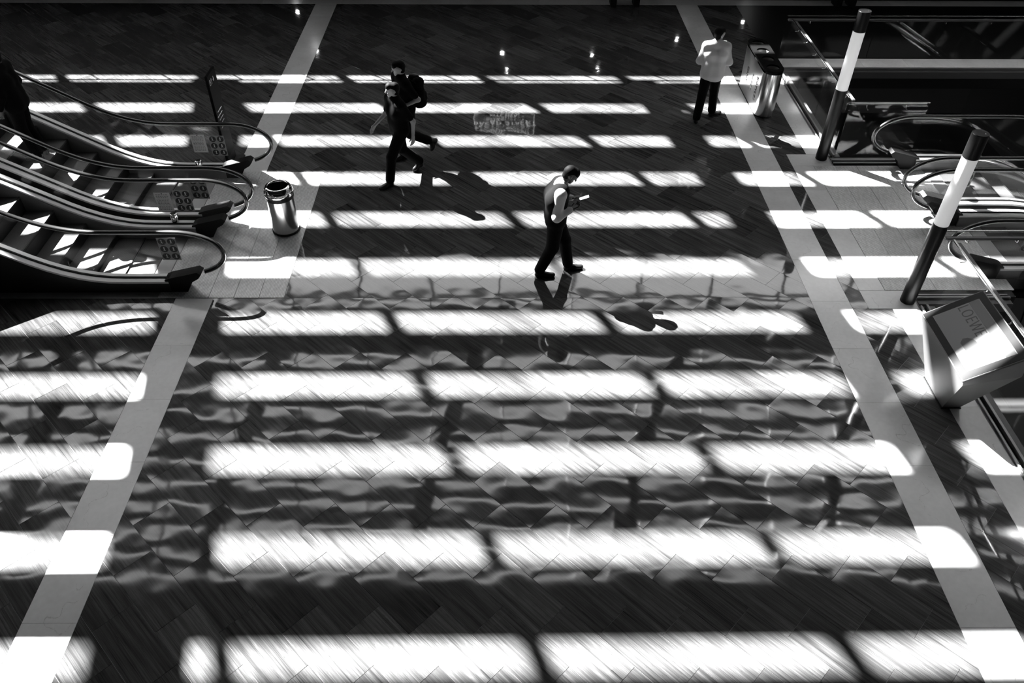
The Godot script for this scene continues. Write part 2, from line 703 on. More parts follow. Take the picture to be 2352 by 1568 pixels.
func build_roof() -> void:
	var roof := structure("ceiling")
	var rows := roof_rows()
	var z: Array = rows[0]
	var x0 := -34.4
	var x1 := 16.4
	var halves := [0.19, 0.19, 0.19, 0.19, 0.185, 0.185, 0.18, 0.172, 0.165, 0.15, 0.14, 0.14]
	for i in z.size() + 1:
		var a := roof_at(z[i - 1] + halves[i - 1], rows) if i > 0 else Vector2(-25.62, 13.78)
		var b := roof_at(z[i] - halves[i], rows) if i < z.size() else Vector2(8.4, rows[1][-1] + 0.6)
		var d := (b - a).normalized()
		var nn := Vector2(-d.y, d.x) * 0.03
		var poly := PackedVector2Array([a - nn, b - nn, b + nn, a + nn])
		part("louvre_slat" if i < z.size() else "roof_panel", MB.new().prism(poly, Vector3.ZERO, Vector3.BACK, Vector3.UP, Vector3.RIGHT, x0, x1), M.slat_metal, roof)
	# thin ribs under the slats, all in planes across the hall
	for k in range(-6, 12):
		var x := -17.19 + 2.87 * k
		if x < x0 or x > x1:
			continue
		var pts := [Vector3(x, 13.7, -25.6)]
		for i in z.size():
			var p := roof_at(z[i], rows)
			pts.append(Vector3(x, p.y - 0.08, p.x + 0.06))
		part("rib", MB.new().tube(pts, 0.19, 0.05, 6, Vector3(1, 0, 0)), M.slat_metal, roof)
	# broad arch beams that run aslant
	var xf := [2.88, 3.25, 3.52, 3.78, 4.05, 4.27, 4.50, 4.72, 4.94, 5.16, 5.38]
	for i in 1:
		xf.append(xf[-1] + 0.22)
	for k in range(-4, 6):
		var b := MB.new()
		var wide := 0.34 if k >= 0 else 0.46
		for i in z.size() - 1:
			var p := roof_at(z[i], rows)
			var q := roof_at(z[i + 1], rows)
			var xa: float = xf[i] - SUN_X * rows[1][i] + 8.58 * k
			var xb: float = xf[i + 1] - SUN_X * rows[1][i + 1] + 8.58 * k
			if minf(xa, xb) < x0 or maxf(xa, xb) > x1:
				continue
			var up := Vector3(0, p.x - q.x, q.y - p.y)
			up = Vector3(0, 1, -1).normalized() * 0.1
			var c := [Vector3(xa - wide, p.y, p.x) - up, Vector3(xa + wide, p.y, p.x) - up, Vector3(xb + wide, q.y, q.x) - up, Vector3(xb - wide, q.y, q.x) - up]
			var nn := -up.normalized()
			b.quad(c[0], c[1], c[2], c[3], nn)
			b.quad(c[0] - up, c[1] - up, c[2] - up, c[3] - up, nn)
			b.quad(c[0], c[3], c[3] - up, c[0] - up, Vector3.LEFT)
			b.quad(c[1], c[2], c[2] - up, c[1] - up, Vector3.RIGHT)
		if b.v.size():
			part("arch_beam", b, M.slat_metal, roof)

	# clerestory between the far wall and the foot of the vault
	var win := structure("window_1")
	part("window_head", span(Vector3(x0, 13.66, -25.72), Vector3(x1, 13.84, -25.52)), M.frame_dark, win)
	for k in range(-6, 12):
		var x := -17.19 + 2.87 * k
		if x < x0 or x > x1 - 0.3:
			continue
		part("mullion", span(Vector3(x - 0.05, 11.9, -25.7), Vector3(x + 0.05, 13.66, -25.54)), M.frame_dark, win)
		part("pane", span(Vector3(x + 0.05, 11.9, -25.626), Vector3(x + 2.82, 13.66, -25.614)), M.clear_glass, win)
	# unseen slab added outside only to keep direct sun off the clerestory
	solid("added_sun_blocker", span(Vector3(-60, 19.45, -31.0), Vector3(20, 19.6, -29.6)), M.wall_dark)


func build_shopfront() -> void:
	solid("wall_shopfront", MB.new().add(span(Vector3(-34, 2.75, -20.95), Vector3(16, 5.0, -20.7))).add(span(Vector3(-34, 5.0, -25.6), Vector3(16, 5.2, -19.76))), M.wall_dark)
	for k in 13:
		var x := -31.5 + 3.9 * k
		var o := MB.new().box(Vector3(x, 1.375, -20.83), Vector3(0.3, 2.75, 0.24), 0.01)
		solid("trim_%d" % (k + 1), o, M.wall_dark)
	# railing along the gallery above the shopfront; its thin shadow crosses the farthest strip of sun
	var rail := structure("gallery_railing")
	part("top_rail", MB.new().tube([Vector3(-34, 6.22, -19.99), Vector3(16, 6.22, -19.99)], 0.024, 0.024, 8), M.frame_dark, rail)
	for k in 34:
		var px := -33.4 + 1.45 * k
		part("post", MB.new().box(Vector3(px, 5.7, -19.99), Vector3(0.026, 1.02, 0.026)), M.frame_dark, rail)
	# lit sign above the shopfront; the polished floor mirrors it
	var sign_ := thing("restaurant_sign", "white neon restaurant sign in several lines above the dark shopfront", "sign", Vector3(0.12, 3.15, -20.66))
	var y := 0.02
	for q in [["KITCHEN", 0.15, 1.0], ["BREAD STREET", 0.2, 1.0], ["GORDON RAMSAY", 0.13, 1.0]]:
		var tm := lettering(q[0], q[1], 0.01)
		var o := part("lettering", tm, M.neon_letters, sign_)
		o.position = Vector3(0, y + q[1] * 0.5, 0.0)
		y += q[1] + 0.07
	for s in [-1.0, 1.0]:
		var b := MB.new().box(Vector3(s * 0.83, 0.36, 0.0), Vector3(0.012, 0.5, 0.012)).box(Vector3(s * 0.78, 0.61, 0.0), Vector3(0.1, 0.012, 0.012)).box(Vector3(s * 0.78, 0.11, 0.0), Vector3(0.1, 0.012, 0.012))
		part("bracket", b, M.neon_letters, sign_)
	var spots := [[-5.35, 2.45, "left of the sign, above the bands of stone"], [0.09, 2.46, ""], [0.22, 2.99, ""], [2.71, 2.45, ""], [2.92, 2.91, ""], [6.98, 1.55, ""], [5.15, 2.03, ""], [-5.72, 1.30, ""]]
	for q in spots:
		var lamp := thing("pendant_lamp", "small lit pendant lamp hanging inside the dark shopfront", "lamp", Vector3(q[0], q[1], -23.0), "pendant lamps in the shopfront")
		part("bulb", MB.new().lathe([Vector2(0.0, -0.032), Vector2(0.022, -0.022), Vector2(0.032, 0.0), Vector2(0.022, 0.022), Vector2(0.0, 0.032)], Vector3.ZERO, 12), M.lamp_lit, lamp)
		part("cord", MB.new().tube([Vector3(0, 0.05, 0), Vector3(0, 5.0 - q[1], 0)], 0.004, 0.004, 5), M.black_plastic, lamp)
		var l := OmniLight3D.new()
		l.name = "bulb_light"
		l.light_energy = 0.03
		l.light_size = 0.05
		l.omni_range = 30.0
		l.omni_attenuation = 2.0
		l.shadow_enabled = true
		lamp.add_child(l)
	for q in [[3.05, -19.98, 0.72], [8.45, -19.98, 0.5]]:
		var bench := thing("bench", "low black bench on the far stone band, " + ("opposite the shop sign" if q[0] < 5 else "behind the tall lamp post"), "bench", Vector3(q[0], 0, q[1]))
		part("seat", MB.new().box(Vector3(0, 0.42, 0), Vector3(q[2], 0.07, 0.42), 0.01), M.black_plastic, bench)
		for s in [-1.0, 1.0]:
			part("leg", MB.new().box(Vector3(s * (q[2] * 0.5 - 0.08), 0.195, 0), Vector3(0.14, 0.39, 0.38), 0.008), M.black_plastic, bench)


func lettering(text: String, size: float, depth: float, font_name := "Droid Sans") -> TextMesh:
	var tm := TextMesh.new()
	var f := SystemFont.new()
	f.font_names = PackedStringArray([font_name])
	tm.font = f
	tm.text = text
	tm.font_size = 64
	tm.pixel_size = size / 64.0 * 1.35
	tm.depth = depth
	tm.curve_step = 4.0
	return tm


# ---------------------------------------------------------------- escalators

func rise(s: float, start: float, way: float) -> float:
	if s < start:
		return 0.0
	var d := s - start
	if d < 1.2:
		return way * 0.577 * d * d / 2.4
	return way * 0.577 * (d - 0.6)


func rail_h(s: float, way: float) -> float:
	return 0.95 + rise(s, 1.6 if way > 0 else 2.2, way)


func deck_h(s: float, way: float) -> float:
	return 0.19 + rise(s, 1.5 if way > 0 else 1.7, way)


func step_h(s: float, way: float) -> float:
	return rise(s, 1.55 if way > 0 else 1.35, way)


# the rounded end of the handrail: from the inlet box below, round the end, up to the level part
func loop_points(inset: float) -> Array:
	var p := []
	var c := Vector2(0.62, 0.60)
	for k in 17:
		var a := deg_to_rad(lerpf(-62.0, 90.0, k / 16.0))
		var rx := 0.62 - inset
		var ry := 0.35 - inset
		p.append(Vector2(c.x - rx * cos(a), c.y + ry * sin(a)))
	return p


func make_escalator(label: String, x_end: float, zc: float, half: float, dir: float, way: float, group: String) -> Node3D:
	var e := thing("escalator", label, "escalator", Vector3(x_end, 0, zc), group)
	var far := 10.2 if way > 0 else 7.5
	var X := Vector3(dir, 0, 0)
	var Y := Vector3.UP
	var Z := Vector3.BACK
	for side in [-1.0, 1.0]:
		var z0: float = side * half
		# handrail
		var pts := []
		for q in loop_points(0.0):
			pts.append(Vector3(dir * q.x, q.y, z0))
		var s := 0.75
		while s <= far:
			pts.append(Vector3(dir * s, rail_h(s, way), z0))
			s += 0.12
		part("handrail", MB.new().tube(pts, 0.036, 0.022, 12, Vector3(-dir, 0, 0.0)), M.rubber_rail, e)
		# rail guide just inside the belt
		var gp := []
		for q in loop_points(0.03):
			gp.append(Vector3(dir * q.x, q.y, z0))
		s = 0.75
		while s <= far:
			gp.append(Vector3(dir * s, rail_h(s, way) - 0.03, z0))
			s += 0.12
		part("rail_guide", MB.new().tube(gp, 0.014, 0.012, 6, Vector3(-dir, 0, 0.0)), M.dull_metal, e)
		# glass panels between deck and rail, with thin joints
		var joints := [1.02, 2.15, 3.45, 4.75, 6.05, 7.35, 8.65, far] if way > 0 else [1.02, 2.35, 3.65, 4.95, 6.25, far]
		var first := PackedVector2Array()
		for q in loop_points(0.045):
			first.append(q)
		s = 0.7
		while s < joints[1] - 0.006:
			first.append(Vector2(s, rail_h(s, way) - 0.045))
			s += 0.14
		first.append(Vector2(joints[1] - 0.004, rail_h(joints[1], way) - 0.045))
		s = joints[1] - 0.004
		while s > 0.90:
			first.append(Vector2(s, deck_h(s, way)))
			s -= 0.14
		first.append(Vector2(0.88, 0.19))
		part("glass_panel", MB.new().prism(first, Vector3(0, 0, z0), X, Y, Z, -0.005, 0.005), M.clear_glass, e)
		for k in range(1, joints.size() - 1):
			var a: float = joints[k] + 0.004
			var b: float = joints[k + 1] - 0.004
			var poly := PackedVector2Array()
			var steps := 6
			for i in steps + 1:
				var ss := lerpf(a, b, float(i) / steps)
				poly.append(Vector2(ss, deck_h(ss, way)))
			for i in steps + 1:
				var ss := lerpf(b, a, float(i) / steps)
				poly.append(Vector2(ss, rail_h(ss, way) - 0.045))
			part("glass_panel", MB.new().prism(poly, Vector3(0, 0, z0), X, Y, Z, -0.005, 0.005), M.clear_glass, e)
		# deck beside the glass, inner skirt, outer cladding
		var deck := PackedVector2Array()
		var under := PackedVector2Array()
		s = 0.84
		while s < far:
			deck.append(Vector2(s, deck_h(s, way)))
			under.append(Vector2(s, deck_h(s, way) - 0.03))
			s += 0.2
		var back := under.duplicate()
		back.reverse()
		deck.append_array(back)
		part("deck", MB.new().prism(deck, Vector3(0, 0, z0), X, Y, Z, minf(side * -0.09, side * 0.10), maxf(side * -0.09, side * 0.10)), M.deck_metal, e)
		part("glass_clamp", MB.new().prism(band(deck, 0.014), Vector3(0, 0, z0), X, Y, Z, -0.014, 0.014), M.black_plastic, e)
		var skirt := PackedVector2Array()
		var foot := PackedVector2Array()
		var outer := PackedVector2Array()
		for q in under:
			skirt.append(q)
			foot.append(Vector2(q.x, step_h(q.x, way) - 0.32))
			outer.append(Vector2(q.x, maxf(0.0, q.y - 1.25) if way > 0 else q.y - (1.3 if q.x > 1.6 else 0.16)))
		var f2 := foot.duplicate()
		f2.reverse()
		var sk := skirt.duplicate()
		sk.append_array(f2)
		part("skirt", MB.new().prism(sk, Vector3(0, 0, z0), X, Y, Z, minf(side * -0.115, side * -0.09), maxf(side * -0.115, side * -0.09)), M.skirt_metal, e)
		var o2 := outer.duplicate()
		o2.reverse()
		var cl := skirt.duplicate()
		cl.append_array(o2)
		part("cladding", MB.new().prism(cl, Vector3(0, 0, z0), X, Y, Z, minf(side * 0.06, side * 0.09), maxf(side * 0.06, side * 0.09)), M.cladding_dark, e)
		# black cover where the handrail runs in
		var cover := PackedVector2Array([Vector2(0.87, 0.0), Vector2(0.89, 0.205), Vector2(0.82, 0.235), Vector2(0.42, 0.335), Vector2(0.37, 0.295), Vector2(0.42, 0.23), Vector2(0.52, 0.17), Vector2(0.62, 0.0)])
		part("rail_inlet_cover", MB.new().prism(cover, Vector3(0, 0, z0), X, Y, Z, -0.085, 0.085), M.black_plastic, e)
	# steps
	var k := 0
	var s2 := 1.22
	while s2 < far - 0.5:
		var h := step_h(s2 + 0.2 + (0.2 if way > 0 else -0.2) * 0.0, way)
		var st := part("step", MB.new().box(Vector3(dir * (s2 + 0.2), h - 0.012, 0), Vector3(0.396, 0.024, 2.0 * half - 0.21), 0.004), M.tread_metal, e)
		part("riser", MB.new().box(Vector3(dir * (s2 + (0.01 if way > 0 else 0.39)), h - 0.17, 0), Vector3(0.014, 0.29, 2.0 * half - 0.21)), M.riser_dark, st)
		part("nosing", MB.new().box(Vector3(dir * (s2 + (0.012 if way > 0 else 0.388)), h + 0.001, 0), Vector3(0.022, 0.006, 2.0 * half - 0.22)), M.riser_dark, st)
		k += 1
		s2 += 0.4
	part("comb_plate", MB.new().box(Vector3(dir * 1.10, 0.004, 0), Vector3(0.22, 0.016, 2.0 * half - 0.21), 0.004), M.dull_metal, e)
	# truss floor under the steps
	var pan := PackedVector2Array()
	var pan2 := PackedVector2Array()
	var s3 := 1.0
	while s3 < far:
		pan.append(Vector2(s3, step_h(s3, way) - 0.36))
		pan2.append(Vector2(s3, maxf(-0.44, step_h(s3, way) - 0.9) if way > 0 else step_h(s3, way) - 0.9))
		s3 += 0.3
	pan2.reverse()
	pan.append_array(pan2)
	part("truss", MB.new().prism(pan, Vector3.ZERO, X, Y, Z, -half - 0.07, half + 0.07), M.cladding_dark, e)
	return e


func band(deck: PackedVector2Array, by: float) -> PackedVector2Array:
	var n := deck.size() / 2
	var out := PackedVector2Array()
	for i in n:
		out.append(deck[i] + Vector2(0, by))
	for i in n:
		out.append(deck[n - 1 - i] + Vector2(0, -0.002))
	return out


# six round prohibition signs on a pale sheet, two across
func pictogram_texture() -> ImageTexture:
	var w := 128
	var h := 192
	var im := Image.create(w, h, false, Image.FORMAT_L8)
	im.fill(Color(0.5, 0.5, 0.5))
	for r in 3:
		for c in 2:
			var m := Vector2(32 + 64 * c, 32 + 64 * r)
			for y in range(-27, 28):
				for x in range(-27, 28):
					var d := Vector2(x, y).length()
					if d > 27:
						continue
					var ink := 0.02
					# a small pale figure: head, body, legs, and the bar of the sign
					var fx := x + (3 - 3 * r) * 1.0
					if Vector2(fx, y + 12).length() < 4.5 or (absf(fx) < 3.2 + c and y > -8 and y < 6) or (y >= 5 and y < 16 and absf(absf(fx) - (y - 4) * 0.5) < 2.4):
						ink = 0.75
					if r != 1 and absf(x + y * (1 if c else -1)) < 2.0:
						ink = 0.45
					im.set_pixel(int(m.x) + x, int(m.y) + y, Color(ink, ink, ink))
	return ImageTexture.create_from_image(im)


func notice_texture() -> ImageTexture:
	var im := Image.create(96, 128, false, Image.FORMAT_L8)
	im.fill(Color(0.72, 0.72, 0.72))
	var r := RandomNumberGenerator.new()
	r.seed = 12
	for row in 11:
		var y := 12 + row * 10
		var x := 10
		while x < 80:
			var l := r.randi_range(4, 14)
			im.fill_rect(Rect2i(x, y, mini(l, 84 - x), 3), Color(0.3, 0.3, 0.3))
			x += l + 4
	im.fill_rect(Rect2i(44, 4, 8, 5), Color(0.1, 0.1, 0.1))
	return ImageTexture.create_from_image(im)


func sheet(w: float, h: float, t := 0.002) -> MB:
	var b := MB.new()
	for s in [-1.0, 1.0]:
		var z: float = s * t * 0.5
		b.quad(Vector3(-w / 2, h / 2, z), Vector3(w / 2, h / 2, z), Vector3(w / 2, -h / 2, z), Vector3(-w / 2, -h / 2, z), Vector3(0, 0, s))
	b.box(Vector3.ZERO, Vector3(w, h, t * 0.8))
	return b


func build_escalators() -> void:
	var pict := mat("pictogram_print", 1.0, 0.5)
	pict.albedo_texture = pictogram_texture()
	var note := mat("notice_print", 1.0, 0.6)
	note.albedo_texture = notice_texture()
	var up := "pair of rising escalators"
	var e1 := make_escalator("rising glass-sided escalator between the black totem and its twin, carrying a dark-clothed person", -3.74, -11.19, 0.69, -1.0, 1.0, up)
	var e2 := make_escalator("rising glass-sided escalator with empty steps, next to the steel litter bin", -3.74, -9.49, 0.66, -1.0, 1.0, up)
	var down := "pair of descending escalators"
	var e3 := make_escalator("descending glass-sided escalator beside the lamp post at the recycling station side", 6.29, -11.5, 0.69, 1.0, -1.0, down)
	var e4 := make_escalator("descending glass-sided escalator beside the lamp post near the slanted display kiosk", 6.29, -9.78, 0.68, 1.0, -1.0, down)
	# stickers and notices on the glass, chrome sensor posts on the decks
	for q in [[e1, -0.69, 0.88, 0.56], [e1, 0.69, 0.80, 0.60], [e2, -0.66, 0.93, 0.60], [e2, 0.66, 0.72, 0.68], [e3, 0.69, -0.95, 0.62], [e4, 0.68, -1.15, 0.62]]:
		var o := part("pictogram_sheet", sheet(0.25, 0.36), pict, q[0])
		o.position = Vector3(-q[2], q[3], q[1] + 0.008)
		o.set_meta("label", "sheet of six round warning signs")
	for q in [[e1, -0.69, 1.18, 0.60], [e2, -0.66, 1.22, 0.58]]:
		var o := part("notice_sheet", sheet(0.23, 0.32), note, q[0])
		o.position = Vector3(-q[2], q[3], q[1] + 0.008)
		o.set_meta("label", "white printed notice")
	for q in [[e1, -0.69, 1.25], [e2, -0.66, 1.18], [e4, 0.68, -1.35]]:
		var o := part("sensor_post", MB.new().lathe([Vector2(0.0, 0.0), Vector2(0.055, 0.0), Vector2(0.055, 0.13), Vector2(0.05, 0.14), Vector2(0.042, 0.142), Vector2(0.04, 0.132), Vector2(0.0, 0.13)], Vector3.ZERO, 18), M.chrome, q[0])
		o.position = Vector3(-q[2], 0.19, q[1] + (0.075 if q[0] != e2 else -0.07))
		part("lens", MB.new().lathe([Vector2(0.038, 0.1325), Vector2(0.0, 0.134)], Vector3.ZERO, 16), M.black_gloss, o)


# ---------------------------------------------------------------- glass balustrades round the void

func balustrade(label: String, a: Vector3, b: Vector3, inside: Vector3, every: float, rail := true) -> void:
	var o := thing("glass_balustrade", label, "balustrade", a, "balustrades round the escalator void")
	var d := (b - a).normalized()
	var length := a.distance_to(b)
	var turn := Basis(d, Vector3.UP, d.cross(Vector3.UP))
	var mid := d * length * 0.5
	part("base_channel", MB.new().box(mid + Vector3(0, 0.012, 0) - inside * 0.035, Vector3(length, 0.03, 0.028), 0.003, turn), M.dull_metal, o)
	part("base_channel", MB.new().box(mid + Vector3(0, 0.02, 0) + inside * 0.04, Vector3(length, 0.05, 0.035), 0.003, turn), M.dull_metal, o)
	part("channel_bed", MB.new().box(mid + Vector3(0, -0.01, 0), Vector3(length, 0.02, 0.05), 0.0, turn), M.black_plastic, o)
	part("edge_trim", MB.new().box(mid + Vector3(0, -0.06, 0) + inside * 0.11, Vector3(length, 0.14, 0.1), 0.004, turn), M.skirt_metal, o)
	var count := maxi(1, int(round(length / every)))
	for k in count:
		var s0 := length * k / count + 0.006
		var s1 := length * (k + 1) / count - 0.006
		part("glass_panel", MB.new().box(d * (s0 + s1) * 0.5 + Vector3(0, 0.56, 0), Vector3(s1 - s0, 1.1, 0.014), 0.002, turn), M.clear_glass, o)
	if rail:
		part("handrail", MB.new().box(mid + Vector3(0, 1.06, 0) + inside * 0.085, Vector3(length, 0.035, 0.06), 0.008, turn), M.skirt_metal, o)
		part("cap_rail", MB.new().box(mid + Vector3(0, 1.118, 0), Vector3(length, 0.014, 0.03), 0.003, turn), M.steel, o)
		for k in count * 2:
			var s := length * (k + 0.5) / (count * 2)
			part("rail_bracket", MB.new().tube([d * s + Vector3(0, 0.98, 0) + inside * 0.008, d * s + Vector3(0, 0.985, 0) + inside * 0.07, d * s + Vector3(0, 1.04, 0) + inside * 0.085], 0.008, 0.008, 8), M.chrome, o)


func build_balustrades() -> void:
	balustrade("long glass balustrade running from the far lamp post past the recycling station", Vector3(5.84, 0, -12.52), Vector3(5.84, 0, -16.02), Vector3.RIGHT, 1.27)
	balustrade("glass balustrade across the far end of the escalator void", Vector3(5.80, 0, -16.22), Vector3(13.2, 0, -16.22), Vector3.BACK, 1.8)
	balustrade("short glass balustrade between the far lamp post and the escalator newel", Vector3(5.80, 0, -12.33), Vector3(7.12, 0, -12.33), Vector3.FORWARD, 1.27)
	balustrade("long glass balustrade behind the slanted display kiosk", Vector3(5.84, 0, -8.40), Vector3(5.84, 0, -2.4), Vector3.RIGHT, 1.27)
	balustrade("short glass balustrade between the kiosk-side lamp post and the descending escalator", Vector3(5.80, 0, -8.60), Vector3(7.12, 0, -8.60), Vector3.BACK, 1.27)


# ---------------------------------------------------------------- furniture

func stadium(r: float, half_len: float, segs := 14) -> PackedVector2Array:
	var p := PackedVector2Array()
	for k in segs + 1:
		var a := PI * k / segs
		p.append(Vector2(r * cos(a), half_len + r * sin(a)))
	for k in segs + 1:
		var a := PI + PI * k / segs
		p.append(Vector2(r * cos(a), -half_len + r * sin(a)))
	return p


# smooth-sided upright wall round an outline in x and z
func wall_of(poly: PackedVector2Array, y0: float, y1: float) -> MB:
	var b := MB.new()
	var n := poly.size()
	for i in n + 1:
		var p := poly[i % n]
		var e := (poly[(i + 1) % n] - poly[(i + n - 1) % n]).normalized()
		var nn := Vector3(e.y, 0, -e.x)
		b.vert(Vector3(p.x, y0, p.y), nn, Vector2(float(i) / n, 0))
		b.vert(Vector3(p.x, y1, p.y), nn, Vector2(float(i) / n, 1))
	for i in n:
		b.tri(i * 2, i * 2 + 1, i * 2 + 2)
		b.tri(i * 2 + 1, i * 2 + 3, i * 2 + 2)
	return b


func build_furniture() -> void:
	# litter bin on the ribbed landing
	var bin := thing("litter_bin", "round polished steel litter bin with open domed top on the ribbed landing", "bin", Vector3(-3.29, 0.004, -10.28))
	part("base_ring", MB.new().lathe([Vector2(0.0, 0.0), Vector2(0.205, 0.0), Vector2(0.21, 0.01), Vector2(0.21, 0.03), Vector2(0.2, 0.034)], Vector3.ZERO, 36), M.black_plastic, bin)
	part("body", MB.new().lathe([Vector2(0.2, 0.03), Vector2(0.2, 0.585)], Vector3.ZERO, 40), M.steel, bin)
	part("band", MB.new().lathe([Vector2(0.2, 0.58), Vector2(0.21, 0.585), Vector2(0.213, 0.6), Vector2(0.213, 0.635), Vector2(0.205, 0.64)], Vector3.ZERO, 40), M.black_plastic, bin)
	var dome := [Vector2(0.212, 0.638), Vector2(0.218, 0.66), Vector2(0.217, 0.69), Vector2(0.21, 0.72), Vector2(0.196, 0.75), Vector2(0.178, 0.772), Vector2(0.162, 0.78), Vector2(0.148, 0.778), Vector2(0.14, 0.766), Vector2(0.138, 0.74), Vector2(0.138, 0.6)]
	part("domed_top", MB.new().lathe(dome, Vector3.ZERO, 44), M.chrome, bin)
	part("liner", MB.new().lathe([Vector2(0.137, 0.74), Vector2(0.136, 0.5), Vector2(0.0, 0.5)], Vector3.ZERO, 28), M.black_plastic, bin)

	# recycling station
	var rec := thing("recycling_station", "long rounded steel recycling station with four round openings beside the glass", "recycling bin", Vector3(5.04, 0, -14.78))
	var outline := stadium(0.185, 0.60)
	part("plinth", MB.new().prism(stadium(0.17, 0.6), Vector3.ZERO, Vector3.RIGHT, Vector3.BACK, Vector3.UP, 0.0, 0.03), M.black_plastic, rec)
	part("body", wall_of(outline, 0.02, 0.84), M.steel, rec)
	var lid := Geometry2D.offset_polygon(outline, 0.004)[0]
	var top := CSGCombiner3D.new()
	top.name = "lid"
	var cp := CSGPolygon3D.new()
	cp.name = "lid_sheet"
	cp.polygon = lid
	cp.depth = 0.035
	cp.material = M.matte_black
	cp.rotation = Vector3(PI / 2, 0, 0)
	cp.position = Vector3(0, 0.875, 0)
	top.add_child(cp)
	for k in 4:
		var cy := CSGCylinder3D.new()
		cy.name = "opening"
		cy.radius = 0.118
		cy.height = 0.2
		cy.sides = 28
		cy.operation = CSGShape3D.OPERATION_SUBTRACTION
		cy.position = Vector3(0, 0.86, -0.57 + 0.38 * k)
		cy.material = M.matte_black
		top.add_child(cy, true)
	rec.add_child(top)
	for k in 4:
		var c := Vector3(0, 0, -0.57 + 0.38 * k)
		part("opening_rim", MB.new().lathe([Vector2(0.13, 0.876), Vector2(0.124, 0.882), Vector2(0.116, 0.878), Vector2(0.114, 0.83), Vector2(0.114, 0.8)], c, 28), M.dull_metal, rec)
		part("liner", MB.new().lathe([Vector2(0.113, 0.81), Vector2(0.112, 0.45), Vector2(0.0, 0.45)], c, 20), M.black_plastic, rec)
	for q in [["BOTTLES", 0.42], ["PAPER", 0.1], ["CANS", -0.26]]:
		var o := part("lettering", lettering(q[0], 0.09, 0.003), M.black_plastic, rec)
		o.transform = Transform3D(Basis(Vector3(0, -1, 0), Vector3(0, 0, 1), Vector3(-1, 0, 0)), Vector3(-0.187, 0.42, q[1]))
	# totem sign
	var tot := thing("totem_sign", "slim black upright totem sign behind the rising escalators", "sign", Vector3(-4.62, 0, -12.30))
	part("panel", MB.new().box(Vector3(0, 0.83, 0), Vector3(0.045, 1.60, 0.42), 0.006), M.matte_black, tot)
	part("base", MB.new().box(Vector3(0, 0.015, 0), Vector3(0.34, 0.03, 0.5), 0.006), M.black_plastic, tot)
	var face_turn := Basis(Vector3(0, 0, -1), Vector3.UP, Vector3(1, 0, 0))
	var o1 := part("lettering", lettering("B1", 0.09, 0.002), M.paper_white, tot)
	o1.transform = Transform3D(face_turn, Vector3(0.024, 1.5, 0.1))
	var arrow := part("arrow", MB.new().prism(PackedVector2Array([Vector2(-0.012, 0.04), Vector2(0.012, 0.04), Vector2(0.012, 0.0), Vector2(0.035, 0.0), Vector2(0, -0.045), Vector2(-0.035, 0.0), Vector2(-0.012, 0.0)]), Vector3.ZERO, Vector3.RIGHT, Vector3.UP, Vector3.BACK, 0.0, 0.002), M.paper_white, tot)
	arrow.transform = Transform3D(face_turn, Vector3(0.024, 1.5, -0.04))
	for k in 5:
		part("text_line", MB.new().box(Vector3(0.0235, 1.0 - 0.07 * k, 0.02 + 0.03 * (k % 2)), Vector3(0.002, 0.014, 0.22 + 0.04 * (k % 2))), M.dull_metal, tot)
	# lamp posts
	for q in [[Vector3(5.65, 0, -12.48), "tall black lamp post with frosted tube beside the far glass corner"], [Vector3(5.67, 0, -8.53), "tall black lamp post with frosted tube behind the slanted display kiosk"]]:
		var p := thing("lamp_post", q[1], "lamp", q[0], "lamp posts at the escalator landing")
		part("post", MB.new().lathe([Vector2(0.0, 0.0), Vector2(0.098, 0.0), Vector2(0.098, 1.28)], Vector3.ZERO, 30), M.black_gloss, p)
		part("frosted_tube", MB.new().lathe([Vector2(0.094, 1.28), Vector2(0.094, 2.24)], Vector3.ZERO, 30), M.lamp_frosted, p)
		var cap := part("cap", MB.new().lathe([Vector2(0.094, 2.235), Vector2(0.099, 2.24), Vector2(0.099, 2.545), Vector2(0.094, 2.552), Vector2(0.0, 2.552)], Vector3.ZERO, 30), M.black_gloss, p)
		part("screw", MB.new().lathe([Vector2(0.008, 2.552), Vector2(0.007, 2.556), Vector2(0.0, 2.557)], Vector3(0.04, 0, 0.03), 10), M.chrome, cap)
		var l := OmniLight3D.new()
		l.name = "tube_light"
		l.position = Vector3(-0.13, 1.76, 0)
		l.light_energy = 0.012
		l.light_size = 0.09
		l.omni_range = 30.0
		l.omni_attenuation = 2.0
		l.shadow_enabled = true
		p.add_child(l)
	build_kiosk()


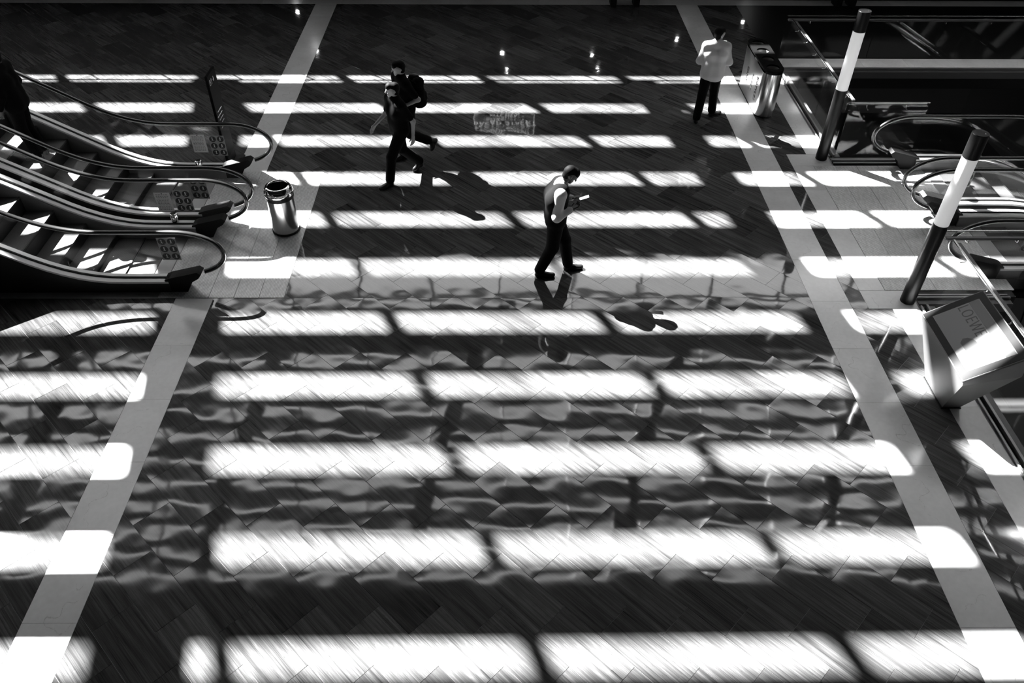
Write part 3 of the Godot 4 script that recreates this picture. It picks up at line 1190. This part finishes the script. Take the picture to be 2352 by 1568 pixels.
# slanted touch-screen kiosk: a narrow foot that spreads to a tilted top
func build_kiosk() -> void:
	var at := Vector3(5.35, 0, -6.72)
	var k := thing("display_kiosk", "white display kiosk with tilted black-framed screen beside the glass balustrade", "kiosk", at)
	var top := [Vector3(5.12, 0.78, -7.32), Vector3(5.72, 1.14, -7.32), Vector3(5.72, 1.14, -6.155), Vector3(5.12, 0.78, -6.155)]
	var low := [Vector3(5.31, 0.0, -7.0), Vector3(5.52, 0.0, -7.0), Vector3(5.52, 0.0, -6.5), Vector3(5.31, 0.0, -6.5)]
	var mid := [Vector3(5.135, 0.72, -7.315), Vector3(5.74, 0.86, -7.315), Vector3(5.74, 0.86, -6.16), Vector3(5.135, 0.72, -6.16)]
	for a in [top, low, mid]:
		for i in 4:
			a[i] -= at
	var b := MB.new()
	for i in 4:
		var j := (i + 1) % 4
		for pair in [[low, mid], [mid, top]]:
			var p0: Vector3 = pair[0][i]
			var p1: Vector3 = pair[0][j]
			var p2: Vector3 = pair[1][j]
			var p3: Vector3 = pair[1][i]
			var nn := (p2 - p0).cross(p3 - p1).normalized()
			var out := (p0 + p1 + p2 + p3) * 0.25 - Vector3(0, 0.6, 0)
			if nn.dot(out) < 0:
				nn = -nn
			b.quad(p0, p1, p2, p3, nn)
	b.quad(low[0], low[1], low[2], low[3], Vector3.DOWN)
	b.quad(top[0], top[1], top[2], top[3], Vector3.UP)
	part("shell", b, M.white_shell, k)
	# axes of the tilted face: across runs along +z, up runs up the slope
	var across := Vector3(0, 0, 1)
	var up: Vector3 = (top[1] - top[0]).normalized()
	var out2 := up.cross(across).normalized()
	if out2.y < 0:
		out2 = -out2
	var c: Vector3 = (top[0] + top[2]) * 0.5
	var turn := Basis(across, up, across.cross(up))
	if turn.z.dot(out2) < 0:
		turn = Basis(across, up, out2)
	var w := 1.15
	var h: float = top[0].distance_to(top[1])
	part("rim", MB.new().box(c, Vector3(w + 0.012, h + 0.012, 0.03), 0.006, turn), M.white_shell, k)
	part("bezel", MB.new().box(c + out2 * 0.014, Vector3(w - 0.012, h - 0.012, 0.006), 0.002, turn), M.black_gloss, k)
	var screen := mat("screen_page", 0.16, 0.22)
	var panel := part("screen", MB.new().box(c + out2 * 0.016, Vector3(w - 0.2, h - 0.17, 0.006), 0.001, turn), screen, k)
	panel.set_meta("label", "screen showing an advertisement with a handbag")
	var side := mat("screen_band", 0.08, 0.22)
	part("screen_band", MB.new().box(c + out2 * 0.0195 + up * (h * 0.5 - 0.15), Vector3(w - 0.2, 0.11, 0.001), 0.0, turn), side, panel)
	var ink := mat("screen_ink", 0.006, 0.3)
	var tm := part("lettering", lettering("LOEWE", 0.125, 0.001), ink, panel)
	tm.transform = Transform3D(turn, c + out2 * 0.0195 + up * (h * 0.5 - 0.28) - across * 0.20)
	var bag := PackedVector2Array()
	for q in [[-0.15, -0.02], [-0.135, 0.03], [-0.09, 0.07], [-0.02, 0.09], [0.06, 0.075], [0.1, 0.03], [0.11, -0.03], [0.05, -0.06], [-0.1, -0.065]]:
		bag.append(Vector2(q[0], q[1]))
	part("handbag_picture", MB.new().prism(bag, c + out2 * 0.0195 + across * 0.16 - up * 0.10, across, up, out2, 0.0, 0.001), ink, panel)
	var strap := []
	for q in [[0.09, 0.05], [0.15, 0.085], [0.21, 0.08], [0.23, 0.05], [0.2, 0.02], [0.12, 0.0]]:
		strap.append(c + out2 * 0.0205 + across * (0.16 + q[0]) + up * (-0.10 + q[1]))
	part("strap_picture", MB.new().tube(strap, 0.006, 0.001, 6, out2), side, panel)
	part("base_plate", MB.new().box(Vector3(0.065, 0.006, -0.03), Vector3(0.25, 0.012, 0.54), 0.003), M.black_plastic, k)


# ---------------------------------------------------------------- people: tapered bones joined smoothly, meshed as surface nets

func blob(out: MB, bones: Array, cell: float, k: float) -> MB:
	var lo := Vector3.ONE * 1e9
	var hi := -lo
	for b in bones:
		var r: float = maxf(b[2], b[3]) + k + cell * 2.5
		for e in [b[0], b[1]]:
			lo = lo.min(e - Vector3.ONE * r)
			hi = hi.max(e + Vector3.ONE * r)
	var dim := Vector3i(((hi - lo) / cell).ceil()) + Vector3i.ONE
	var sy := dim.x
	var sz := dim.x * dim.y
	var field := PackedFloat32Array()
	field.resize(sz * dim.z)
	field.fill(10.0)
	var mark := PackedByteArray()
	mark.resize(sz * dim.z)
	var cand := PackedInt32Array()
	var near := cell * 2.0 + k * 0.3
	for b in bones:
		var a: Vector3 = b[0]
		var ab: Vector3 = b[1] - a
		var ra: float = b[2]
		var dr: float = b[3] - ra
		var l2 := maxf(ab.length_squared(), 1e-9)
		var m := maxf(ra, b[3]) + k + cell * 2.0
		var p0 := Vector3i(((a.min(b[1]) - Vector3.ONE * m - lo) / cell).floor()).clamp(Vector3i.ZERO, dim - Vector3i.ONE)
		var p1 := Vector3i(((a.max(b[1]) + Vector3.ONE * m - lo) / cell).ceil()).clamp(Vector3i.ZERO, dim - Vector3i.ONE)
		for z in range(p0.z, p1.z + 1):
			for y in range(p0.y, p1.y + 1):
				var at := z * sz + y * sy
				var q := lo + Vector3(p0.x, y, z) * cell - a
				for x in range(p0.x, p1.x + 1):
					var t := clampf(q.dot(ab) / l2, 0.0, 1.0)
					var d := (q - ab * t).length() - ra - dr * t
					q.x += cell
					if d > m:
						continue
					var i := at + x
					var o := field[i]
					var h := k - absf(o - d)
					field[i] = minf(o, d) - (h * h / (4.0 * k) if h > 0.0 else 0.0)
					if absf(d) < near and mark[i] == 0:
						mark[i] = 1
						cand.append(i)
	var vid := {}
	var cells := PackedInt32Array()
	for i in cand:
		# the cell whose lowest corner is i, and its neighbours below, may hold surface
		for off in [0, 1, sy, sz]:
			var c: int = i - off
			if c >= 0 and mark[c] < 2:
				mark[c] = 2
				cells.append(c)
	var corner := [0, 1, sy, sy + 1, sz, sz + 1, sz + sy, sz + sy + 1]
	var edges := [[0, 1], [2, 3], [4, 5], [6, 7], [0, 2], [1, 3], [4, 6], [5, 7], [0, 4], [1, 5], [2, 6], [3, 7]]
	var last := field.size()
	for c in cells:
		if c + sz + sy + 1 >= last:
			continue
		var f := []
		var neg := 0
		for o in corner:
			var w := field[c + o]
			f.append(w)
			if w < 0.0:
				neg += 1
		if neg == 0 or neg == 8:
			continue
		var sum := Vector3.ZERO
		var cnt := 0
		for e in edges:
			var fa: float = f[e[0]]
			var fb: float = f[e[1]]
			if (fa < 0.0) != (fb < 0.0):
				var t := fa / (fa - fb)
				var pa := Vector3(e[0] & 1, (e[0] >> 1) & 1, e[0] >> 2)
				var pb := Vector3(e[1] & 1, (e[1] >> 1) & 1, e[1] >> 2)
				sum += pa.lerp(pb, t)
				cnt += 1
		var base := Vector3(c % sy, (c % sz) / sy, c / sz)
		var g := Vector3(f[1] + f[3] + f[5] + f[7] - f[0] - f[2] - f[4] - f[6], f[2] + f[3] + f[6] + f[7] - f[0] - f[1] - f[4] - f[5], f[4] + f[5] + f[6] + f[7] - f[0] - f[1] - f[2] - f[3])
		vid[c] = out.vert(lo + (base + sum / cnt) * cell, g.normalized())
	for c in vid:
		var f0 := field[c]
		for ax in [[1, sy, sz], [sy, sz, 1], [sz, 1, sy]]:
			var i: int = c
			var f1 := field[i + ax[0]]
			if (f0 < 0.0) == (f1 < 0.0):
				continue
			var v0 = vid.get(i)
			var v1 = vid.get(i - ax[1])
			var v2 = vid.get(i - ax[1] - ax[2])
			var v3 = vid.get(i - ax[2])
			if v0 == null or v1 == null or v2 == null or v3 == null:
				continue
			out.tri(v0, v1, v2)
			out.tri(v0, v2, v3)
	return out


func hand_bones(w: Vector3, d: Vector3, palm: Vector3, thumb: Vector3, curl: float) -> Array:
	var b := []
	d = d.normalized()
	thumb = (thumb - d * thumb.dot(d)).normalized()
	palm = (palm - d * palm.dot(d) - thumb * palm.dot(thumb)).normalized()
	for s in [-0.024, -0.004, 0.018]:
		b.append([w - d * 0.01 + thumb * s * 0.6, w + d * 0.08 + thumb * s, 0.017, 0.015])
	var lens := [0.058, 0.072, 0.078, 0.07]
	for k in 4:
		var root: Vector3 = w + d * 0.078 + thumb * (-0.032 + 0.021 * k)
		var d1 := (d * cos(curl * 0.6) + palm * sin(curl * 0.6)).normalized()
		var d2 := (d * cos(curl * 1.5) + palm * sin(curl * 1.5)).normalized()
		var l: float = lens[k]
		b.append([root, root + d1 * l * 0.52, 0.0092, 0.0086])
		b.append([root + d1 * l * 0.52, root + d1 * l * 0.52 + d2 * l * 0.5, 0.0086, 0.0075])
	var t0 := w + d * 0.02 + thumb * 0.026
	var t1 := t0 + (d * 0.7 + thumb * 0.75 + palm * 0.2).normalized() * 0.038
	b.append([t0, t1, 0.0125, 0.0105])
	b.append([t1, t1 + (d * 0.95 + palm * (0.3 + curl * 0.4)).normalized() * 0.032, 0.0105, 0.009])
	return b


func person(label: String, at: Vector3, fwd: Vector3, j: Dictionary, style: Dictionary) -> Node3D:
	var F := fwd.normalized()
	var L := Vector3.UP.cross(F)
	var P := thing("person", label, "person", at)
	var w := func(a) -> Vector3: return F * a[0] + L * a[1] + Vector3.UP * a[2]
	var q := {}
	for key in j:
		if not key.begins_with("hand"):
			q[key] = w.call(j[key])
	var s: float = style.get("scale", 1.0)
	var hipL: Vector3 = q.pelvis + L * 0.085
	var hipR: Vector3 = q.pelvis - L * 0.085
	var shL: Vector3 = q.get("shL", q.neck + L * 0.185 - Vector3.UP * 0.06)
	var shR: Vector3 = q.get("shR", q.neck - L * 0.185 - Vector3.UP * 0.06)
	var bulk: float = style.get("bulk", 1.0)
	var torso := func(g: float) -> Array:
		var r := []
		for side in [-1.0, 1.0]:
			r.append([q.pelvis + L * side * 0.065, q.waist + L * side * 0.06, 0.112 * bulk + g, 0.108 * bulk + g])
			r.append([q.waist + L * side * 0.06, q.chest + L * side * 0.082, 0.108 * bulk + g, 0.112 * bulk + g])
			r.append([q.chest + L * side * 0.082, q.neck + L * side * 0.10 - Vector3.UP * 0.075, 0.112 * bulk + g, 0.082 * bulk + g])
		r.append([shL, q.neck - Vector3.UP * 0.03, 0.062 + g, 0.062 + g])
		r.append([shR, q.neck - Vector3.UP * 0.03, 0.062 + g, 0.062 + g])
		return r
	var legs := func(g: float, hem: float) -> Array:
		var r := []
		for t in [["L", hipL], ["R", hipR]]:
			r.append([t[1], q["knee" + t[0]], 0.092 + g, 0.062 + g])
			var ank: Vector3 = q["ank" + t[0]]
			r.append([q["knee" + t[0]], ank + (q["knee" + t[0]] - ank).normalized() * 0.02, 0.062 + g, hem])
		r.append([hipL + Vector3.UP * 0.02, hipR + Vector3.UP * 0.02, 0.105 + g, 0.105 + g])
		return r
	# head
	var c: Vector3 = q.head
	var fd: Vector3 = (F * j.face[0] + L * j.face[1] + Vector3.UP * j.face[2]).normalized()
	var lat := Vector3.UP.cross(fd).normalized()
	var ud := fd.cross(lat).normalized()
	# body: one surface, with finer grids for the head and the hands
	var body := MB.new()
	var flesh: Array = torso.call(-0.02)
	flesh.append_array(legs.call(-0.014, 0.04))
	flesh.append([q.neck - Vector3.UP * 0.02, c - ud * 0.05 - fd * 0.02, 0.058, 0.052])
	for t in [["L", shL], ["R", shR]]:
		flesh.append([t[1], q["el" + t[0]], 0.046, 0.037])
		flesh.append([q["el" + t[0]], q["wr" + t[0]], 0.037, 0.026])
	blob(body, flesh, 0.016, 0.035)
	var skull := [
		[c + ud * 0.030 - fd * 0.030, c + ud * 0.032 + fd * 0.012, 0.083, 0.080],
		[c + fd * 0.020 - ud * 0.02, c + fd * 0.052 - ud * 0.078, 0.062, 0.030],
		[c - fd * 0.02 - ud * 0.03, c - fd * 0.025 - ud * 0.10, 0.055, 0.052],
		[c + fd * 0.086 + ud * 0.010, c + fd * 0.106 - ud * 0.024, 0.010, 0.013],
		[c + fd * 0.076 - ud * 0.052 + lat * 0.014, c + fd * 0.076 - ud * 0.052 - lat * 0.014, 0.009, 0.009],
		[c + fd * 0.078 + ud * 0.026 + lat * 0.03, c + fd * 0.078 + ud * 0.026 - lat * 0.03, 0.010, 0.010],
		[c + lat * 0.078 - fd * 0.012 - ud * 0.02, c + lat * 0.083 - fd * 0.022 + ud * 0.014, 0.011, 0.014],
		[c - lat * 0.078 - fd * 0.012 - ud * 0.02, c - lat * 0.083 - fd * 0.022 + ud * 0.014, 0.011, 0.014]]
	blob(body, skull, 0.0075, 0.016)
	for t in ["L", "R"]:
		var hd: Array = j["hand" + t]
		blob(body, hand_bones(q["wr" + t], w.call(hd[0]), w.call(hd[1]), w.call(hd[2]), hd[3]), 0.0048, 0.008)
	part("body", body, style.skin, P)
	var eyes := MB.new()
	for t in [-1.0, 1.0]:
		var e: Vector3 = c + fd * 0.081 + ud * 0.008 + lat * 0.031 * t
		eyes.tube([e - fd * 0.006, e + fd * 0.003], 0.010, 0.006, 8, ud)
	part("eyes", eyes, M.hair_black, P)
	# hair
	var hair := [
		[c + ud * 0.045 - fd * 0.036, c + ud * 0.056 + fd * 0.022, 0.083, 0.074],
		[c + ud * 0.02 - fd * 0.045, c - ud * 0.03 - fd * 0.045, 0.076, 0.06]]
	if style.get("fringe", true):
		hair.append([c + ud * 0.075 + fd * 0.05 + lat * 0.03, c + ud * 0.072 + fd * 0.052 - lat * 0.03, 0.038, 0.036])
	else:
		hair.append([c + ud * 0.072 + fd * 0.030 + lat * 0.028, c + ud * 0.072 + fd * 0.030 - lat * 0.028, 0.040, 0.040])
	part("hair", blob(MB.new(), hair, 0.009, 0.02), M.hair_black, P)
	# shirt
	var sleeves: float = style.sleeve
	var shirt: Array = torso.call(0.006)
	var hang: Vector3 = q.pelvis - Vector3.UP * 0.03
	if style.get("untucked", false):
		shirt.append([hang + L * 0.07, q.waist + L * 0.07, 0.15, 0.125])
		shirt.append([hang - L * 0.07, q.waist - L * 0.07, 0.15, 0.125])
	for t in [["L", shL], ["R", shR]]:
		var el: Vector3 = q["el" + t[0]]
		var wr: Vector3 = q["wr" + t[0]]
		shirt.append([t[1], t[1].lerp(el, minf(1.0, sleeves)), 0.062, 0.055])
		if sleeves > 1.0:
			shirt.append([el, el.lerp(wr, sleeves - 1.0), 0.055, 0.043])
	shirt.append([q.neck - Vector3.UP * 0.03, q.neck + (c - q.neck) * 0.18, 0.07, 0.066])
	part("shirt", blob(MB.new(), shirt, 0.0145, 0.055), style.shirt, P)
	if style.has("vest"):
		var v: Array = torso.call(0.02)
		v.resize(6)
		for t in [shL, shR]:
			v.append([q.neck - Vector3.UP * 0.03 + (t - q.neck) * 0.25, q.neck - Vector3.UP * 0.03 + (t - q.neck) * 0.72, 0.082, 0.08])
		part("vest", blob(MB.new(), v, 0.0145, 0.055), style.vest, P)
	# trousers and shoes
	var tr: Array = legs.call(0.012 + style.get("loose", 0.008), 0.076)
	tr.append([q.pelvis + L * 0.065, q.waist.lerp(q.pelvis, 0.55) + L * 0.06, 0.118, 0.115])
	tr.append([q.pelvis - L * 0.065, q.waist.lerp(q.pelvis, 0.55) - L * 0.06, 0.118, 0.115])
	part("trousers", blob(MB.new(), tr, 0.0145, 0.025), style.trousers, P)
	for t in ["L", "R"]:
		var ank: Vector3 = q["ank" + t]
		var toe: Vector3 = q["toe" + t]
		var along: Vector3 = (toe - ank)
		var sole: Vector3 = q.get("heel" + t, Vector3(ank.x, toe.y, ank.z) - Vector3(along.x, 0, along.z).normalized() * 0.045)
		var sd := (toe - sole).normalized()
		var acr := sd.cross(Vector3.UP).normalized()
		var shoe := [
			[sole + sd * 0.02, sole + sd * 0.16, 0.036, 0.036],
			[sole + sd * 0.14 + acr * 0.014, toe + acr * 0.01, 0.034, 0.027],
			[sole + sd * 0.14 - acr * 0.014, toe - acr * 0.01, 0.034, 0.027],
			[sole + sd * 0.03, ank.lerp(sole, 0.25), 0.04, 0.042],
			[ank.lerp(sole, 0.3) + sd * 0.02, sole + sd * 0.15, 0.038, 0.034]]
		part("shoe", blob(MB.new(), shoe, 0.009, 0.02), style.shoes, P)
	return P


func build_people() -> void:
	var relaxed := 0.35
	# man in vest looking at his phone
	var vest_at := Vector3(0.78, 0, -9.17)
	person("man in dark vest and white shirt sleeves, head bowed over his phone", vest_at, Vector3(1, 0, -0.06), {
		"pelvis": [-0.03, 0, 0.95], "waist": [-0.03, 0, 1.08], "chest": [-0.035, 0, 1.28], "neck": [0.02, 0, 1.485], "head": [0.145, 0.0, 1.60], "face": [0.80, 0.0, -0.60],
		"shL": [0.03, 0.185, 1.42], "shR": [-0.0, -0.185, 1.42],
		"elL": [0.02, 0.235, 1.12], "wrL": [0.21, 0.09, 1.20], "handL": [[0.9, -0.25, 0.25], [0.1, -0.3, 1.0], [0.2, -1.0, 0.2], 0.7],
		"elR": [-0.04, -0.235, 1.10], "wrR": [0.17, -0.13, 1.16], "handR": [[0.85, 0.4, 0.3], [0.1, 0.3, 1.0], [0.2, 1.0, 0.2], 0.7],
		"kneeL": [0.13, 0.08, 0.52], "ankL": [0.20, 0.07, 0.10], "toeL": [0.40, 0.09, 0.032],
		"kneeR": [-0.06, -0.08, 0.51], "ankR": [-0.23, -0.06, 0.10], "toeR": [-0.03, -0.08, 0.032]},
		{"skin": M.skin_dark, "shirt": M.cloth_white, "vest": M.cloth_charcoal, "trousers": M.cloth_black, "shoes": M.shoe_black, "sleeve": 1.9, "fringe": false, "bulk": 1.14, "loose": 0.016})
	var ph := thing("smartphone", "smartphone held in both hands by the man in the vest", "phone", vest_at + Vector3(0.345, 1.262, 0.0))
	var tilt := Basis(Vector3.BACK, 0.35)
	part("case", MB.new().box(Vector3.ZERO, Vector3(0.145, 0.009, 0.072), 0.003, tilt), M.black_gloss, ph)
	var glow := mat("phone_screen", 0.4, 0.2)
	part("screen", MB.new().box(tilt * Vector3(0, 0.005, 0), Vector3(0.132, 0.002, 0.064), 0.0, tilt), glow, ph)

	# two walkers in dark polos
	var f2 := Vector3(-0.80, 0, 0.60)
	person("man walking in black polo and trousers, in front of the backpack wearer", Vector3(-1.62, 0, -11.79), f2, {
		"pelvis": [0.0, 0, 0.92], "waist": [0.01, 0, 1.04], "chest": [0.02, 0, 1.24], "neck": [0.03, 0, 1.44], "head": [0.06, 0.0, 1.575], "face": [0.85, -0.50, -0.05],
		"elL": [-0.12, 0.25, 1.10], "wrL": [-0.08, 0.28, 0.86], "handL": [[0.1, 0.0, -1.0], [0.3, -0.9, 0.0], [1.0, 0.2, 0.0], relaxed],
		"elR": [0.06, -0.27, 1.10], "wrR": [0.26, -0.31, 0.93], "handR": [[0.7, -0.1, -0.8], [0.2, 1.0, 0.0], [0.8, 0.2, 0.5], relaxed],
		"kneeL": [0.24, 0.08, 0.51], "ankL": [0.30, 0.07, 0.10], "toeL": [0.50, 0.08, 0.032],
		"kneeR": [-0.06, -0.08, 0.49], "ankR": [-0.38, -0.08, 0.16], "toeR": [-0.26, -0.09, 0.032], "heelR": [-0.42, -0.08, 0.10]},
		{"skin": M.skin_light, "shirt": M.cloth_black, "trousers": M.cloth_black, "shoes": M.shoe_black, "sleeve": 0.75, "bulk": 1.1})
	var f3 := Vector3(-0.85, 0, 0.53)
	var tall_at := Vector3(-1.58, 0, -12.42)
	person("tall man with glasses in black polo wearing a backpack", tall_at, f3, {
		"pelvis": [-0.02, 0, 0.97], "waist": [0.0, 0, 1.10], "chest": [0.02, 0, 1.30], "neck": [0.03, 0, 1.51], "head": [0.06, 0.0, 1.645], "face": [0.9, -0.35, -0.12],
		"elL": [-0.13, 0.26, 1.18], "wrL": [0.09, 0.20, 1.10], "handL": [[0.9, -0.3, -0.1], [0.0, -1.0, 0.0], [0.0, 0.0, 1.0], 0.7],
		"elR": [0.02, -0.27, 1.17], "wrR": [0.15, -0.22, 0.98], "handR": [[0.5, 0.1, -0.9], [0.1, 1.0, 0.0], [0.9, 0.2, 0.3], relaxed],
		"kneeL": [-0.02, 0.08, 0.52], "ankL": [-0.36, 0.08, 0.30], "toeL": [-0.40, 0.08, 0.12], "heelL": [-0.50, 0.08, 0.29],
		"kneeR": [0.10, -0.08, 0.53], "ankR": [0.06, -0.08, 0.10], "toeR": [0.26, -0.09, 0.032]},
		{"skin": M.skin_light, "shirt": M.cloth_black, "trousers": M.cloth_black, "shoes": M.shoe_black, "sleeve": 0.75, "bulk": 1.1})
	var L3 := Vector3.UP.cross(f3.normalized())
	var bag_turn := Basis(L3, Vector3.UP, -f3.normalized())
	var bp := thing("backpack", "black backpack worn by the tall walking man", "backpack", tall_at + Vector3(0, 1.0, 0) - f3.normalized() * 0.22)
	var core := []
	for x in [-0.08, 0.08]:
		for y in [0.02, 0.38]:
			core.append([bag_turn * Vector3(x, y, -0.01), bag_turn * Vector3(x * 0.95, y, 0.05 if y > 0.1 else 0.08), 0.075, 0.07])
		core.append([bag_turn * Vector3(x, 0.02, 0.04), bag_turn * Vector3(x, 0.38, 0.02), 0.085, 0.08])
	core.append([bag_turn * Vector3(-0.08, 0.2, 0.02), bag_turn * Vector3(0.08, 0.2, 0.02), 0.1, 0.1])
	part("pack", blob(MB.new(), core, 0.014, 0.03), M.cloth_black, bp)
	part("front_pocket", blob(MB.new(), [[bag_turn * Vector3(-0.07, 0.08, 0.12), bag_turn * Vector3(0.07, 0.08, 0.12), 0.05, 0.05], [bag_turn * Vector3(-0.07, 0.16, 0.115), bag_turn * Vector3(0.07, 0.16, 0.115), 0.05, 0.05]], 0.012, 0.04), M.cloth_charcoal, bp)
	for x in [-0.13, 0.13]:
		part("shoulder_strap", MB.new().tube([bag_turn * Vector3(x, 0.40, -0.05), bag_turn * Vector3(x * 1.05, 0.50, -0.16), bag_turn * Vector3(x * 1.05, 0.46, -0.28), bag_turn * Vector3(x * 1.05, 0.32, -0.36), bag_turn * Vector3(x * 1.1, 0.15, -0.33), bag_turn * Vector3(x * 1.25, 0.06, -0.15), bag_turn * Vector3(x, 0.04, 0.0)], 0.025, 0.006, 8), M.cloth_charcoal, bp)
	# glasses of the tall man
	var gl := thing("glasses", "thin-framed glasses on the tall walking man", "glasses", tall_at + f3.normalized() * 0.06 + Vector3(0, 1.65, 0))
	var fd := (f3.normalized() * 0.9 - L3 * 0.35 - Vector3.UP * 0.12).normalized()
	var gx := Vector3.UP.cross(fd).normalized()
	var gy := fd.cross(gx)
	for t in [-1.0, 1.0]:
		var ring := []
		for k in 13:
			var a := TAU * k / 12.0
			ring.append(fd * 0.098 + gx * (0.031 * t + 0.022 * cos(a)) + gy * 0.017 * sin(a))
		part("lens_frame", MB.new().tube(ring, 0.0018, 0.0018, 5, fd, false), M.dull_metal, gl)
		part("temple", MB.new().tube([fd * 0.096 + gx * 0.055 * t, fd * 0.03 + gx * 0.09 * t, -fd * 0.03 + gx * 0.093 * t], 0.0018, 0.0018, 5), M.dull_metal, gl)

	# man in a pale shirt seen from behind, with a cup
	var f4 := Vector3(0.14, 0, -1.0)
	var white_at := Vector3(3.86, 0, -13.95)
	person("man in pale shirt and dark trousers holding a cup beside the recycling station", white_at, f4, {
		"pelvis": [0.0, 0, 0.93], "waist": [0.0, 0, 1.05], "chest": [0.01, 0, 1.25], "neck": [0.03, 0, 1.45], "head": [0.06, -0.02, 1.585], "face": [0.7, -0.7, -0.1],
		"elL": [0.02, 0.26, 1.11], "wrL": [0.25, 0.16, 1.16], "handL": [[0.9, -0.4, 0.1], [-0.2, -0.6, 0.6], [0.0, -0.3, 1.0], 0.6],
		"elR": [0.03, -0.27, 1.11], "wrR": [0.24, -0.20, 1.24], "handR": [[0.8, 0.1, 0.6], [-0.4, 0.9, 0.2], [0.0, 0.4, 1.0], 0.8],
		"kneeL": [-0.07, 0.12, 0.51], "ankL": [-0.17, 0.16, 0.10], "toeL": [0.03, 0.18, 0.032],
		"kneeR": [0.13, -0.11, 0.52], "ankR": [0.16, -0.14, 0.10], "toeR": [0.27, -0.31, 0.032]},
		{"skin": M.skin_light, "shirt": M.cloth_white, "trousers": M.cloth_black, "shoes": M.shoe_black, "sleeve": 1.15, "untucked": true, "fringe": false, "bulk": 1.06})
	var fn := f4.normalized()
	var Ln := Vector3.UP.cross(fn)
	var cup := thing("cup", "white paper cup held by the man in the pale shirt", "cup", white_at + fn * 0.355 - Ln * 0.165 + Vector3(0, 1.27, 0))
	part("wall", MB.new().lathe([Vector2(0.0, 0.0), Vector2(0.026, 0.0), Vector2(0.037, 0.09), Vector2(0.039, 0.092), Vector2(0.036, 0.091), Vector2(0.03, 0.03), Vector2(0.0, 0.03)], Vector3.ZERO, 18), M.lens_white, cup)

	# rider on the far escalator
	person("person in dark clothes riding up on the escalator steps", Vector3(-7.16, 0.736, -11.19), Vector3(-1, 0, 0.05), {
		"pelvis": [0.0, 0, 0.93], "waist": [0.01, 0, 1.05], "chest": [0.02, 0, 1.25], "neck": [0.03, 0, 1.45], "head": [0.05, 0.0, 1.585], "face": [1.0, 0.0, -0.1],
		"elL": [0.02, 0.26, 1.12], "wrL": [0.12, 0.27, 0.90], "handL": [[0.3, 0.0, -1.0], [0.2, -0.9, 0.0], [1.0, 0.2, 0.0], relaxed],
		"elR": [0.0, -0.26, 1.12], "wrR": [0.1, -0.27, 0.90], "handR": [[0.3, 0.0, -1.0], [0.2, 0.9, 0.0], [1.0, -0.2, 0.0], relaxed],
		"kneeL": [0.04, 0.09, 0.50], "ankL": [-0.06, 0.10, 0.10], "toeL": [0.13, 0.12, 0.032],
		"kneeR": [0.04, -0.09, 0.50], "ankR": [-0.05, -0.10, 0.10], "toeR": [0.14, -0.12, 0.032]},
		{"skin": M.skin_dark, "shirt": M.cloth_black, "trousers": M.cloth_black, "shoes": M.shoe_black, "sleeve": 1.9, "untucked": true, "bulk": 1.08})
